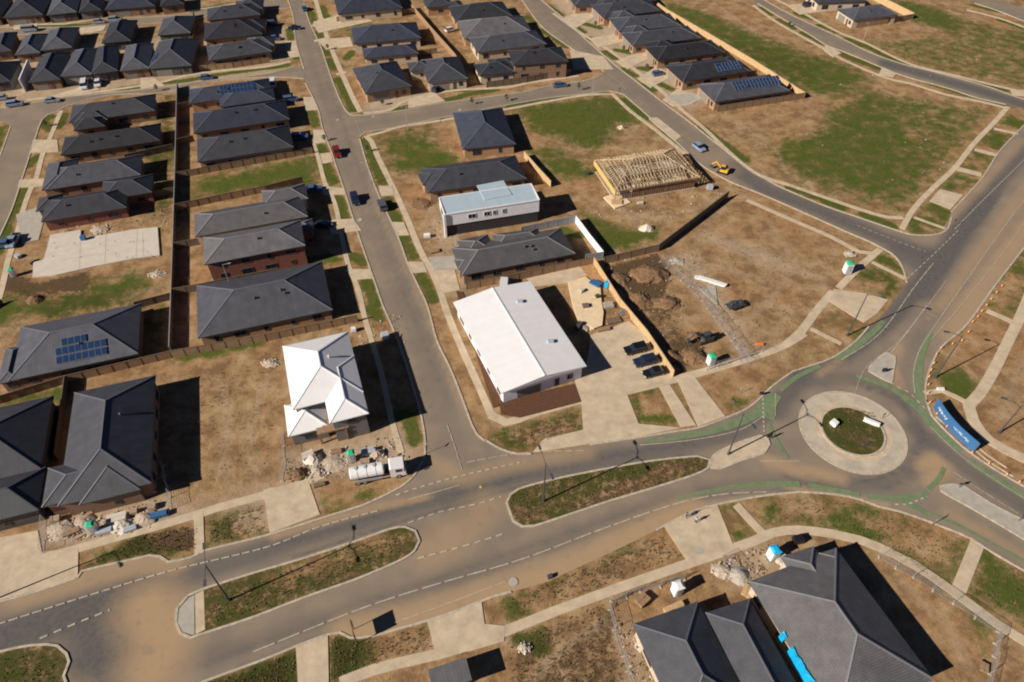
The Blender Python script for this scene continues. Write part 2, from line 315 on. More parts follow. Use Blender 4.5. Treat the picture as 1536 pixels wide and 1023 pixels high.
PATCH = [  # channel, value, outline
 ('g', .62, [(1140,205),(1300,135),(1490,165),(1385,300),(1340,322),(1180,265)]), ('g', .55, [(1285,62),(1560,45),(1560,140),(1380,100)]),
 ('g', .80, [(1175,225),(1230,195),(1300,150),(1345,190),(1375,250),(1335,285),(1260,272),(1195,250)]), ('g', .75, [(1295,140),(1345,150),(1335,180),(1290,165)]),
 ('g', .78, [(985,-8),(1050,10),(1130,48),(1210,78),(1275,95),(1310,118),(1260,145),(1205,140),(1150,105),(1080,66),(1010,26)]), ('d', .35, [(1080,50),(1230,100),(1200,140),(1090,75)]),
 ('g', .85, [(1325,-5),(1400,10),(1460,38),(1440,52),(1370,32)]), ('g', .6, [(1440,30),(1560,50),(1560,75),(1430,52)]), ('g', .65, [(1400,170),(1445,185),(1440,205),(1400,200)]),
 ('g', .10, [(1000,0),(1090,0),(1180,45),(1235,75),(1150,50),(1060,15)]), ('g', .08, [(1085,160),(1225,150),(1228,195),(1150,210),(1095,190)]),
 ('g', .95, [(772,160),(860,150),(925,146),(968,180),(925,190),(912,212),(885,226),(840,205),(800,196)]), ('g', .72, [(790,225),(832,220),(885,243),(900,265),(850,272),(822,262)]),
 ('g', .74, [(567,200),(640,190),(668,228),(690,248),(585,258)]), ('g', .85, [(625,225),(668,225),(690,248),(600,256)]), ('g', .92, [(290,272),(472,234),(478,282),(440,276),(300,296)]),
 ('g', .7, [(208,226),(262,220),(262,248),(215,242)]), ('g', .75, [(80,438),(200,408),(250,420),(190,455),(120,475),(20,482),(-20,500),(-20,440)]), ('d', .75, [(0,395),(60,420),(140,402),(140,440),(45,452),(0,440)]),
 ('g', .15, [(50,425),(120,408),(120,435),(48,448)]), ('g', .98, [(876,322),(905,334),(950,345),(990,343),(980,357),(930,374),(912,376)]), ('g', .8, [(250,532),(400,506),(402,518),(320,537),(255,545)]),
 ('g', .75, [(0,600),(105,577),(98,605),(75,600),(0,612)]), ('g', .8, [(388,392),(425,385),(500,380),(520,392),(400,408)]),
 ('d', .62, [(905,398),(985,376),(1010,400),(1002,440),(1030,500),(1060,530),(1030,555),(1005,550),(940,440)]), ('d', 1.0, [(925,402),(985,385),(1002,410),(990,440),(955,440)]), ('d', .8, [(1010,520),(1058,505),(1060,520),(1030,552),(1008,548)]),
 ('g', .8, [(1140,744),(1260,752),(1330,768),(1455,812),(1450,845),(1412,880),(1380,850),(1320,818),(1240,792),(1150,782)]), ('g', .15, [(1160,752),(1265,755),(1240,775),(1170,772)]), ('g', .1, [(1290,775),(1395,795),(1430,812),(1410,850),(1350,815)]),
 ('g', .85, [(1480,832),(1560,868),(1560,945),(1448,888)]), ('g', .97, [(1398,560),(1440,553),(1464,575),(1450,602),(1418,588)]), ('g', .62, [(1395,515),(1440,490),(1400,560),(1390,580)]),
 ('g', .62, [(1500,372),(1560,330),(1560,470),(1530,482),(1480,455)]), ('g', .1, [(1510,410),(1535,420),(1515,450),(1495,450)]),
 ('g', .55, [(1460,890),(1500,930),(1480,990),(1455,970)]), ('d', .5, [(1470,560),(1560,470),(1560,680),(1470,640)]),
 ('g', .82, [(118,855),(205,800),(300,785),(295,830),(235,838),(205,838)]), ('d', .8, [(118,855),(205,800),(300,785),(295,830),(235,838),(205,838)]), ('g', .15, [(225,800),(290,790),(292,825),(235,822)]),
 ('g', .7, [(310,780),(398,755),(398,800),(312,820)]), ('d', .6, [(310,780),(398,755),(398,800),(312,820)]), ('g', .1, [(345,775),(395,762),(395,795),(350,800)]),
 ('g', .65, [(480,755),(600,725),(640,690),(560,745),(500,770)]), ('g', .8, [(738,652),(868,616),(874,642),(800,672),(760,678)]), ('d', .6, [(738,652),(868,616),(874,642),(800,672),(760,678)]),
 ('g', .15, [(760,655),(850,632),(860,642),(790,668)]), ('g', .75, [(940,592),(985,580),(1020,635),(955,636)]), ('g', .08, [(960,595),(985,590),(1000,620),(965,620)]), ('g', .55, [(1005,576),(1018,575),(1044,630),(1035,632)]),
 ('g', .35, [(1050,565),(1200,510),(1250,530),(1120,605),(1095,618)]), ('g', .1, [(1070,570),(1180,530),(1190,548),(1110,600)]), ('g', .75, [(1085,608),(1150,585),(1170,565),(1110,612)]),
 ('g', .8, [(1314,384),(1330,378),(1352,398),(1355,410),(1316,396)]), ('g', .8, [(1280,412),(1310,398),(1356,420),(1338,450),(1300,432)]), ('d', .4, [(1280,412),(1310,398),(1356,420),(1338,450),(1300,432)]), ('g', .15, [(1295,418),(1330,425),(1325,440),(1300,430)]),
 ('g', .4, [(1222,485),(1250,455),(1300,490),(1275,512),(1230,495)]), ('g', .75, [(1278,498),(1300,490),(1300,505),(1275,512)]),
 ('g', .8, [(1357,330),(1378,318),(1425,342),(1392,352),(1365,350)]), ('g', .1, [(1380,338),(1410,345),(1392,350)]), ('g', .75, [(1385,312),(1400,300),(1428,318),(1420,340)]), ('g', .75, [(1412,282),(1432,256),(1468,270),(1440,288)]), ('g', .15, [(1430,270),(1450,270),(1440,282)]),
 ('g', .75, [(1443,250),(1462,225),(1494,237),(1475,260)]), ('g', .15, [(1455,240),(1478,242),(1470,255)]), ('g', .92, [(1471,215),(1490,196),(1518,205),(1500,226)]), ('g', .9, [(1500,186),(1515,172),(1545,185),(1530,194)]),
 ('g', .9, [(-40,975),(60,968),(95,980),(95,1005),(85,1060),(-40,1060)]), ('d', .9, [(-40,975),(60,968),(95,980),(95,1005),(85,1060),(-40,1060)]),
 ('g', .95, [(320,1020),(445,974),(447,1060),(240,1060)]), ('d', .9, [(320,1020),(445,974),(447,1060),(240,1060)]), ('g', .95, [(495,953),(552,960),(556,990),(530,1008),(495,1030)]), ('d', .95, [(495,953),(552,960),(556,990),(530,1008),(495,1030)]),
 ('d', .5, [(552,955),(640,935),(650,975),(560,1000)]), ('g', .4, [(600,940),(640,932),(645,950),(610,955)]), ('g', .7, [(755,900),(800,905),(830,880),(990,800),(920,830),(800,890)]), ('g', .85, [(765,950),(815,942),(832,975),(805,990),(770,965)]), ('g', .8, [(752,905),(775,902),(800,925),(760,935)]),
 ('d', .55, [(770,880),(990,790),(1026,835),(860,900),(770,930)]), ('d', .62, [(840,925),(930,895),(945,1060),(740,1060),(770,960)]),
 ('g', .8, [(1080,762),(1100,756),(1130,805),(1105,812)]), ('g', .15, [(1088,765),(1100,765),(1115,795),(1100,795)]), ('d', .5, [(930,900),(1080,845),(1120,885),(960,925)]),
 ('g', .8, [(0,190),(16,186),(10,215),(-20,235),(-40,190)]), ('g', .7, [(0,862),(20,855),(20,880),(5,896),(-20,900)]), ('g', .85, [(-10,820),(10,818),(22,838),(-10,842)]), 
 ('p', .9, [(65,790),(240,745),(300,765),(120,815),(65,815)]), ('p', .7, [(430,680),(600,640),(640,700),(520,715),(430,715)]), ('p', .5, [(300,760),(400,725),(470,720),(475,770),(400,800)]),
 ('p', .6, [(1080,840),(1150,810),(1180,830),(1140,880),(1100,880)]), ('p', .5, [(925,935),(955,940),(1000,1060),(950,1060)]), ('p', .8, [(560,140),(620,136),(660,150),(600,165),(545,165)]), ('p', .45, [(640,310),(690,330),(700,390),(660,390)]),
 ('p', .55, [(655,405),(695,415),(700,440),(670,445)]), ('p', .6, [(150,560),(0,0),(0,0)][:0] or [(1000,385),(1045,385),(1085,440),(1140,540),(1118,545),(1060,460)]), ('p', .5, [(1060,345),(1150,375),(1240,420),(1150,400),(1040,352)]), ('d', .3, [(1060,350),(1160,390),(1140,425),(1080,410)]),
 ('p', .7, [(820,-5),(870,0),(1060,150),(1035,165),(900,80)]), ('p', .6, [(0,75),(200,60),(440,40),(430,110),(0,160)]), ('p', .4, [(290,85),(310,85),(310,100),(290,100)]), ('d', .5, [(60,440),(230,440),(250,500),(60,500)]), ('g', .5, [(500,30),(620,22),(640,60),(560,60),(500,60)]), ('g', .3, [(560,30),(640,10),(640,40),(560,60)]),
 ('g', .62, [(240,140),(264,140),(262,330),(232,330),(222,290)]), ('d', .6, [(240,140),(264,140),(262,330),(232,330),(222,290)]), ('g', .5, [(212,460),(258,455),(256,520),(214,528)]), ('d', .5, [(290,120),(420,115),(440,225),(300,245)]), ('d', .5, [(80,180),(240,170),(235,320),(60,330)]), ('p', .3, [(880,380),(905,400),(890,420),(820,420),(750,430)]), ('p', .55, [(250,100),(310,80),(300,140),(250,140)]), ('g', .5, [(268,140),(285,140),(283,165),(268,165)]),  # left yard patches: shade between the houses put into the ground colour
]
BLOCKS = [  # short verge blocks of lawn: centre line, width in metres
 [(483,10),(491,30)], [(466,18),(472,33)], [(478,48),(484,60)], [(485,70),(493,82)], [(494,90),(501,103)], [(507,118),(518,140),(530,165)], [(433,45),(437,58)], [(440,76),(446,87)], [(466,168),(474,188)], [(474,201),(482,212)], [(481,220),(489,232)], [(489,247),(500,273)],
 [(507,296),(517,328)], [(548,210),(560,240),(574,275)], [(581,300),(596,332)], [(606,356),(620,385)], [(632,414),(650,450)], [(531,384),(545,393)], [(548,422),(562,455)], [(556,462),(570,478)],
 [(594,625),(615,625),(622,660)], [(548,173),(575,170),(612,160)], [(562,194),(600,186),(624,183)], [(790,25),(802,35)],[(812,45),(830,55),(850,70)], [(820,8),(842,22)], [(862,40),(876,48)], [(883,57),(898,64)], [(908,78),(924,88)],[(935,104),(952,113)], [(964,128),(980,135)], [(872,35),(900,42)], [(925,75),(950,80)], [(960,102),(978,106)], [(988,125),(1014,137)], [(905,56),(920,60)],
 [(936,150),(975,177)], [(996,200),(1030,225)], [(1052,190),(1085,215),(1118,240)], [(1185,281),(1225,295)], [(1238,302),(1262,311)], [(1296,322),(1338,341)],
 [(1140,12),(1155,22)], [(1168,30),(1190,42)], [(1205,50),(1235,65)], [(1255,78),(1320,104)], [(1195,20),(1217,28)], [(1230,38),(1255,48)], [(1270,58),(1300,70),(1360,98)], [(1380,106),(1440,120),(1510,135)], [(1395,125),(1450,142),(1505,156)],
 [(1460,8),(1496,17)], [(1500,30),(1536,42)], [(63,180),(75,195)][::-1], [(60,182),(78,175)], [(40,250),(58,235)], [(14,330),(36,285)], [(-5,380),(10,340)], [(98,172),(88,190)], [(40,40),(100,38),(150,37)], [(230,20),(270,17)], [(290,17),(330,8)], [(180,133),(208,130)], [(250,124),(275,121),(300,117)], [(320,113),(360,107),(430,98)], [(180,25),(160,22)], [(745,134),(700,142),(668,150)], [(660,174),(700,166),(745,160)], [(765,160),(812,148),(860,142),(905,138)], [(700,135),(670,134)], [(520,88),(528,78)],
 [(870,352),(845,345)], [(965,103),(975,103)], [(1290,520),(1310,505)],
]
TRACKS = []  # wheel ruts and trodden lines: pairs of curved strokes
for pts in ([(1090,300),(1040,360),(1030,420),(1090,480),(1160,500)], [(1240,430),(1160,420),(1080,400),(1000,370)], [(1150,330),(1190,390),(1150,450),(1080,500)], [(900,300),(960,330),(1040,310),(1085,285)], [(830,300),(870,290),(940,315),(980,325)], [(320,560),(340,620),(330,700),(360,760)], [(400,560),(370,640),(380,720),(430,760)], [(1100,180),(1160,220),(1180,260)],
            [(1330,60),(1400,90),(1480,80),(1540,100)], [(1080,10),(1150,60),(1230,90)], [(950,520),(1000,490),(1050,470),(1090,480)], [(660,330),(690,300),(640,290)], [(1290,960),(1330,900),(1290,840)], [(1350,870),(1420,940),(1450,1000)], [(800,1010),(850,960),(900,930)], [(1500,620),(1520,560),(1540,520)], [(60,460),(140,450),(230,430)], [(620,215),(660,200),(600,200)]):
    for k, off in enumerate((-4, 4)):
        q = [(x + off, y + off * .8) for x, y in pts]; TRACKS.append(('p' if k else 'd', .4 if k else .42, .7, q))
def ground():
    xs = np.arange(-240, 240.1, .8); ys = np.arange(18, 345, .8)
    nx, ny = len(xs), len(ys); X, Y = np.meshgrid(xs, ys); P = np.c_[X.ravel(), Y.ravel()]
    ch = {k: np.zeros(len(P)) for k in 'gdp'}
    ch['g'] += .16; ch['d'] += .14
    for c, v, pts in PATCH:
        a = np.array([G(*q)[:2] for q in pts]); sz = min(np.ptp(a[:, 0]), np.ptp(a[:, 1]))
        paint(P, ch[c], pts, v, max(1.5, min(9.0, sz * .35)) if c == 'g' else 3.5)
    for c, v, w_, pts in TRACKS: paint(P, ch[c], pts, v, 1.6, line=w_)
    for b in BLOCKS: paint(P, ch['g'], b, .95, 1.0, line=2.7)
    Z = np.zeros(len(P))
    idx = np.arange(nx * ny).reshape(ny, nx)
    F = np.stack([idx[:-1, :-1], idx[:-1, 1:], idx[1:, 1:], idx[1:, :-1]], -1).reshape(-1, 4)
    # outer ring to the horizon
    V = np.c_[P, Z]; x0, x1, y0, y1 = xs[0], xs[-1], ys[0], ys[-1]; B = 3000
    ring = np.array([(-B, -B, 0), (B, -B, 0), (B, B, 0), (-B, B, 0)], float)
    base = len(V); V = np.r_[V, ring]
    me = bpy.data.meshes.new('ground')
    c00, c10, c11, c01 = idx[0, 0], idx[0, -1], idx[-1, -1], idx[-1, 0]
    faces = F.tolist() + [[base, base + 1, c10, c00], [base + 1, base + 2, c11, c10], [base + 2, base + 3, c01, c11], [base + 3, base, c00, c01]]
    me.from_pydata(V.tolist(), [], faces)
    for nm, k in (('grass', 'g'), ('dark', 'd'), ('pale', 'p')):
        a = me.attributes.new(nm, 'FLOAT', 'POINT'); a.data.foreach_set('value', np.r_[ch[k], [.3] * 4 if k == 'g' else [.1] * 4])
    me.materials.append(M['ground']); o = bpy.data.objects.new('ground', me); C.objects.link(o); o['kind'] = 'structure'
ground()

# ------------------------------------------------------------ roads
WORN = [([(330,985),(520,915),(700,852),(880,790),(1050,735),(1160,722)], .7, .55), ([(360,1000),(540,930),(720,866),(900,802),(1060,748),(1160,735)], .7, .5), ([(420,818),(600,764),(770,716),(920,684),(1040,664)], .6, .9), ([(440,836),(610,780),(770,733),(920,700),(1040,680)], .6, .85), ([(1190,700),(1240,722),(1310,722),(1370,695),(1385,650),(1350,600),(1290,578),(1220,580)], .8, .8), ([(1180,715),(1240,738),(1320,738),(1392,708),(1405,650)], .7, .6), ([(455,0),(490,120),(530,230),(590,400),(670,600)], .6, .5), ([(800,10),(880,85),(960,155),(1060,236),(1140,285),(1300,345)], .6, .6), ([(-60,1000),(120,960),(260,915)][:0] or [(300,1000),(500,930),(700,868),(900,800),(1060,745)], 1.0, .5), ([(200,868),(420,806),(600,752),(760,706),(900,678)], .8, .45), ([(470,40),(520,200),(575,340),(650,520),(690,640)], .9, .35), ([(455,40),(500,200),(550,340),(615,500),(655,640)], .9, .35), ([(1410,480),(1470,400),(1545,310)], .8, .5), ([(1215,560),(1280,530),(1345,480),(1400,415),(1500,290)], 1.0, .95), # wheel-darkened strokes: centre line, width, strength
 ([(-100,985),(0,950),(150,905),(300,858),(450,808),(600,765),(760,718),(900,690),(1020,668),(1100,650),(1160,610),(1200,570)], 4.2, .75),
 ([(-100,1000),(0,965),(120,915),(220,880)], 7, .95), ([(180,1060),(165,980),(160,920)], 11, .9), ([(120,1060),(150,960)], 8, .85),
 ([(240,1010),(400,955),(560,905),(700,860),(860,800),(1000,752),(1080,730),(1160,722),(1240,727)], 3.4, .45), 
 ([(1180,735),(1250,728),(1320,725),(1365,705),(1385,660),(1370,620),(1330,585),(1270,565),(1200,575),(1165,620)], 3.8, .6),
 ([(1195,560),(1260,535),(1330,485),(1385,420),(1440,350),(1490,285),(1545,215),(1620,130)], 4.6, .85), ([(1385,440),(1430,365),(1475,300)], 6, .8),
 ([(1360,600),(1358,560),(1372,520),(1400,470),(1460,390),(1545,290)], 3.2, .4), ([(1370,640),(1420,680),(1480,725),(1560,775),(1680,850)], 4, .7), ([(1330,735),(1420,770),(1540,830)], 3, .25),
 ([(1100,250),(1150,285),(1230,315),(1320,355),(1370,375),(1400,390)], 6.0, .85), ([(1350,380),(1385,400),(1395,380)], 7, .7), ([(800,0),(870,60),(960,140),(1060,220),(1110,258)], 5.0, .35),
 ([(1140,0),(1260,65),(1340,98)], 5, .35), ([(1330,96),(1450,130),(1560,165)], 6, .95), ([(440,0),(470,100),(510,200),(560,330),(620,470),(660,600),(700,700)], 4.0, .3), ([(600,420),(640,520),(675,610)], 3, .35),
 ([(700,770),(740,730)], 6, .45), ([(100,150),(300,120),(450,105)], 4, .35), ([(540,188),(700,162),(880,132)], 4, .35), ([(1400,10),(1480,0),(1560,30)], 6, .2),
]
SAND = [([(520,950),(620,930),(760,885),(900,830),(990,785),(1040,765)], 5, .9), ([(640,830),(690,800),(730,760)], 6, .55), ([(222,912),(245,960),(228,1000)], 9, .95), ([(640,900),(800,850),(960,790),(1100,750)], 1.2, .5), ([(1150,690),(1200,705),(1260,718)], 2.5, .8),
 ([(1385,700),(1400,690),(1412,700),(1395,720)], 3, .9), ([(1410,460),(1470,378),(1550,275)], 3, .6), ([(1425,505),(1490,405),(1550,330)], 4.5, .75), ([(1390,480),(1450,395),(1540,270)], .8, .5), ([(1350,520),(1335,540),(1350,580)], 1.5, .7), ([(1180,730),(1260,745),(1330,758)], 1.2, .7), ([(30,895),(120,872),(200,850),(260,848)], 4, .7), ([(410,805),(560,762),(640,745)], 1.5, .7),
 ([(640,690),(700,720),(760,700),(880,680)], 3, .5), ([(1060,225),(1100,255)], 5, .3), ([(1400,345),(1450,300),(1536,210)], 2.5, .45), ([(560,300),(620,420),(690,600),(720,650)], .9, .4), ([(0,1020),(120,1040)], 4, .4), ([(1150,750),(1060,760)], 2, .6), ([(1230,560),(1260,540)], 1.5, .6), ([(1420,770),(1480,800),(1536,835)], 2, .5)]
def cutgrid(poly, z, step=.8):
    """polygon sheet cut into a fine grid, with the wear attribute"""
    bm = bmesh.new(); vs = [bm.verts.new((p[0], p[1], z)) for p in poly]
    for t in tessellate_polygon([[Vector((p[0], p[1], 0)) for p in poly]]):
        try: bm.faces.new([vs[i] for i in t])
        except ValueError: pass
    bm.normal_update()
    xs = [p[0] for p in poly]; ys = [p[1] for p in poly]
    for ax, lo, hi in ((0, min(xs), max(xs)), (1, min(ys), max(ys))):
        t = math.floor(lo / step) * step + step
        no = (1, 0, 0) if ax == 0 else (0, 1, 0)
        while t < hi:
            co = (t, 0, 0) if ax == 0 else (0, t, 0)
            bmesh.ops.bisect_plane(bm, geom=bm.verts[:] + bm.edges[:] + bm.faces[:], plane_co=co, plane_no=no, dist=1e-4)
            t += step if hi - lo < 120 else step * 1.6
    bm.normal_update()
    for f in bm.faces:
        if f.normal.z < 0: f.normal_flip()
    return bm
zroad = [.015]
def road(name, pts, step=1.0):
    poly = [tuple(G(*p)[:2]) for p in pts]; z = zroad[0]; zroad[0] += .004
    bm = cutgrid(poly, z, step); me = bpy.data.meshes.new(name); bm.to_mesh(me); bm.free()
    P = np.array([v.co[:2] for v in me.vertices]); a = np.zeros(len(P))
    for line, w, s in WORN:
        b = np.zeros(len(P)); paint(P, b, line, s, max(.7, w * .55), line=w); a = np.maximum(a, b) + .25 * np.minimum(a, b)
    at = me.attributes.new('worn', 'FLOAT', 'POINT'); at.data.foreach_set('value', a)
    a2 = np.zeros(len(P))
    for line, w, v in SAND:
        b = np.zeros(len(P)); paint(P, b, line, v, w * .6, line=w); a2 = np.maximum(a2, b)
    me.attributes.new('sand', 'FLOAT', 'POINT').data.foreach_set('value', a2)
    me.materials.append(M['asphalt']); o = bpy.data.objects.new(name, me); C.objects.link(o); o['kind'] = 'structure'
A_L = [(424,-30),(432,0),(440,26),(444,63),(456,104),(458,125),(469,146),(478,167),(484,193),(495,222),(505,252),(516,284),(529,326),(547,380),(560,417),(573,455),(586,485),(602,525),(618,575),(632,625),(638,667),(636,690)]
A_R = [(449,-20),(456,5),(463,30),(473,52),(482,72),(492,102),(505,138),(518,165),(527,173)]
A_R2 = [(539,206),(547,235),(556,262),(566,288),(586,331),(599,360),(610,391),(622,418),(641,459),(655,510),(675,552),(693,597),(708,638),(716,652),(728,662)]
MAIN_N1 = [(-300,1000),(0,903),(60,886),(117,866),(123,857),(209,837),(225,833),(240,835),(253,843),(287,836),(308,826),(400,803),(490,775),(547,757),(567,748),(602,730),(622,712),(634,692)]
MAIN_N2 = [(728,660),(750,673),(776,681),(797,681),(812,680),(885,667),(953,657),(1021,646),(1047,642),(1086,628),(1125,610),(1160,578),(1190,557)]
MAIN_S = [(1201,738),(1160,742),(1120,748),(1076,757),(1045,765),(1021,776),(985,795),(922,826),(820,873),(767,888),(743,894),(667,923),(600,943),(560,954),(526,957),(510,949),(492,952),(443,970),(400,988),(321,1017),(250,1045),(-300,1260)]
road('road', MAIN_N1 + MAIN_N2 + [(1235,560),(1245,738)] + MAIN_S, .6)
road('road', A_L + [(640,740),(740,720)] + A_R2[::-1] + A_R[::-1], 1.0)
B_L = [(760,-20),(783,0),(812,39),(846,65),(896,99),(906,108)]
B_L2 = [(938,144),(979,180),(1021,219),(1050,246),(1086,268),(1110,279),(1136,289),(1162,300),(1214,323),(1272,349),(1303,362),(1324,373),(1337,380),(1349,393),(1356,408),(1360,424)]
B_R = [(795,-20),(812,0),(849,31),(883,63),(922,97),(958,125),(995,154),(1037,185),(1073,214),(1112,243),(1138,262),(1167,279),(1201,294),(1240,310),(1293,328),(1340,344),(1366,352),(1392,353),(1412,350),(1422,342),(1427,326)]
road('road', B_L + B_L2 + [(1390,420),(1440,350)] + B_R[::-1], 1.0)
NE_L = [(1427,318),(1473,267),(1499,227),(1536,188),(1640,80)]
NE_R = [(1700,150),(1600,290),(1536,372),(1495,425),(1450,487),(1413,520),(1396,550),(1388,580),(1390,604)]
road('road', [(1190,556),(1212,550),(1248,537),(1282,513),(1303,492),(1329,467),(1360,424),(1424,328)] + NE_L + NE_R + [(1400,640),(1260,660),(1200,620)], .7)
SE_N = [(1390,600),(1397,623),(1413,641),(1444,670),(1475,693),(1522,722),(1600,765),(1750,860)]
SE_S = [(1700,960),(1600,890),(1536,856),(1486,827),(1457,808),(1400,785),(1352,768),(1319,760),(1292,750),(1256,742),(1201,738)]
road('road', [(1230,600)] + SE_N + SE_S, 1.0)
road('road', [(527,171),(547,172),(610,164),(662,154),(780,138),(825,128),(883,119),(912,112),(945,142),(915,136),(880,140),(825,146),(760,157),(657,177),(578,193),(547,198),(539,208),(520,190)], 1.0)
road('road', [(-60,175),(-60,155),(0,163),(39,157),(99,146),(183,138),(261,129),(313,121),(400,111),(445,98),(460,104),(456,118),(405,115),(330,120),(243,138),(167,142),(102,158),(88,166),(65,177),(50,217),(34,266),(18,314),(0,354),(-40,440),(-90,440),(0,235),(16,190),(5,183)], 1.0)
road('road', [(-80,52),(40,41),(120,40),(190,28),(280,22),(330,10),(425,-1),(436,10),(340,18),(280,30),(210,36),(170,46),(90,50),(40,52),(-80,64)], 1.2)
road('road', [(1100,-20),(1136,5),(1170,26),(1214,52),(1240,68),(1274,81),(1324,102),(1358,115),(1423,133),(1462,146),(1509,157),(1600,178),(1600,160),(1536,149),(1514,142),(1475,128),(1397,107),(1350,95),(1303,78),(1259,56),(1188,23),(1146,0),(1120,-20)], 1.2)
road('road', [(1430,-12),(1462,5),(1501,18),(1560,42),(1560,20),(1496,0),(1470,-12)], 1.2)

# ------------------------------------------------------------ ribbons: kerbs, paths, paint
def resample(w, closed=False, step=2.0):
    """Catmull-Rom through world points"""
    n = len(w); out = []
    for i in range(n if closed else n - 1):
        p0 = w[(i - 1) % n] if closed or i > 0 else w[i]; p1 = w[i]; p2 = w[(i + 1) % n]; p3 = w[(i + 2) % n] if closed or i + 2 < n else p2
        k = max(1, int((p2 - p1).length / step))
        for j in range(k):
            t = j / k
            out.append(.5 * ((2 * p1) + (-p0 + p2) * t + (2 * p0 - 5 * p1 + 4 * p2 - p3) * t * t + (-p0 + 3 * p1 - 3 * p2 + p3) * t ** 3))
    if not closed: out.append(w[-1])
    return out
def offset(w, d, closed=False):
    n = len(w); out = []
    for i in range(n):
        a = w[(i - 1) % n] if closed or i > 0 else w[i]; b = w[(i + 1) % n] if closed or i < n - 1 else w[i]
        t = (b - a); t.z = 0
        if t.length < 1e-6: t = Vector((1, 0, 0))
        t.normalize(); out.append(w[i] + Vector((-t.y, t.x, 0)) * d)
    return out
def ribbon(mb, w, width, z0, z1, closed=False, shift=0.0):
    l = offset(w, shift + width / 2, closed); r = offset(w, shift - width / 2, closed); n = len(w); s = 0
    for i in range(n if closed else n - 1):
        j = (i + 1) % n; L = (w[j] - w[i]).length
        def q(p, z): return (p.x, p.y, z)
        mb.face([q(r[i], z1), q(r[j], z1), q(l[j], z1), q(l[i], z1)], [(s, 0), (s + L, 0), (s + L, width), (s, width)])
        if z0 is not None:
            mb.face([q(r[i], z0), q(r[j], z0), q(r[j], z1), q(r[i], z1)]); mb.face([q(l[j], z0), q(l[i], z0), q(l[i], z1), q(l[j], z1)])
        s += L
    if z0 is not None and not closed:
        mb.face([q(l[0], z0), q(r[0], z0), q(r[0], z1), q(l[0], z1)]); mb.face([q(r[-1], z0), q(l[-1], z0), q(l[-1], z1), q(r[-1], z1)])
def kerb(pts, closed=False, w=.34, shift=0.0, h=.13, smooth_=True, mat_='kerb'):
    mb = MB(); g = GL(pts); g = resample(g, closed, 1.5) if smooth_ else g
    ribbon(mb, g, w, 0, h, closed, shift); mb.build('kerb', M[mat_])['kind'] = 'structure'
for pts in (MAIN_N1[1:], A_L[1:5], A_L[5:], A_R[1:], A_R2, MAIN_N2[:4], MAIN_N2[5:], B_L[1:], B_L2, B_R[1:], NE_L, NE_R, [(1303,490),(1282,513),(1248,537),(1212,550),(1190,557)], SE_N, SE_S, MAIN_S[:7], MAIN_S[9:],
            [(527,173),(547,173),(610,165),(662,155),(780,139),(825,129),(883,120),(906,110)], [(938,143),(915,137),(880,141),(825,147),(760,158),(657,178),(578,194),(547,199),(539,208)],
            [(0,163),(39,157),(99,146),(183,138),(261,129),(313,121),(400,111),(443,100)], [(456,118),(405,116),(330,121),(243,139),(167,143),(102,159),(88,167),(65,178),(50,217),(34,266),(18,314),(0,354)], [(0,235),(16,190)],
            [(1136,5),(1170,26),(1214,52),(1240,68),(1274,81),(1324,102),(1358,115),(1423,133),(1462,146),(1509,157)], [(1536,149),(1514,142),(1475,128),(1397,107),(1350,95),(1303,78),(1259,56),(1188,23),(1146,0)],
            [(0,41),(120,40),(190,28),(280,22),(330,10),(425,-1)], [(436,12),(340,19),(280,31),(210,37),(170,47),(90,51),(0,53)], [(1462,5),(1501,18),(1560,42)]):
    kerb(pts)

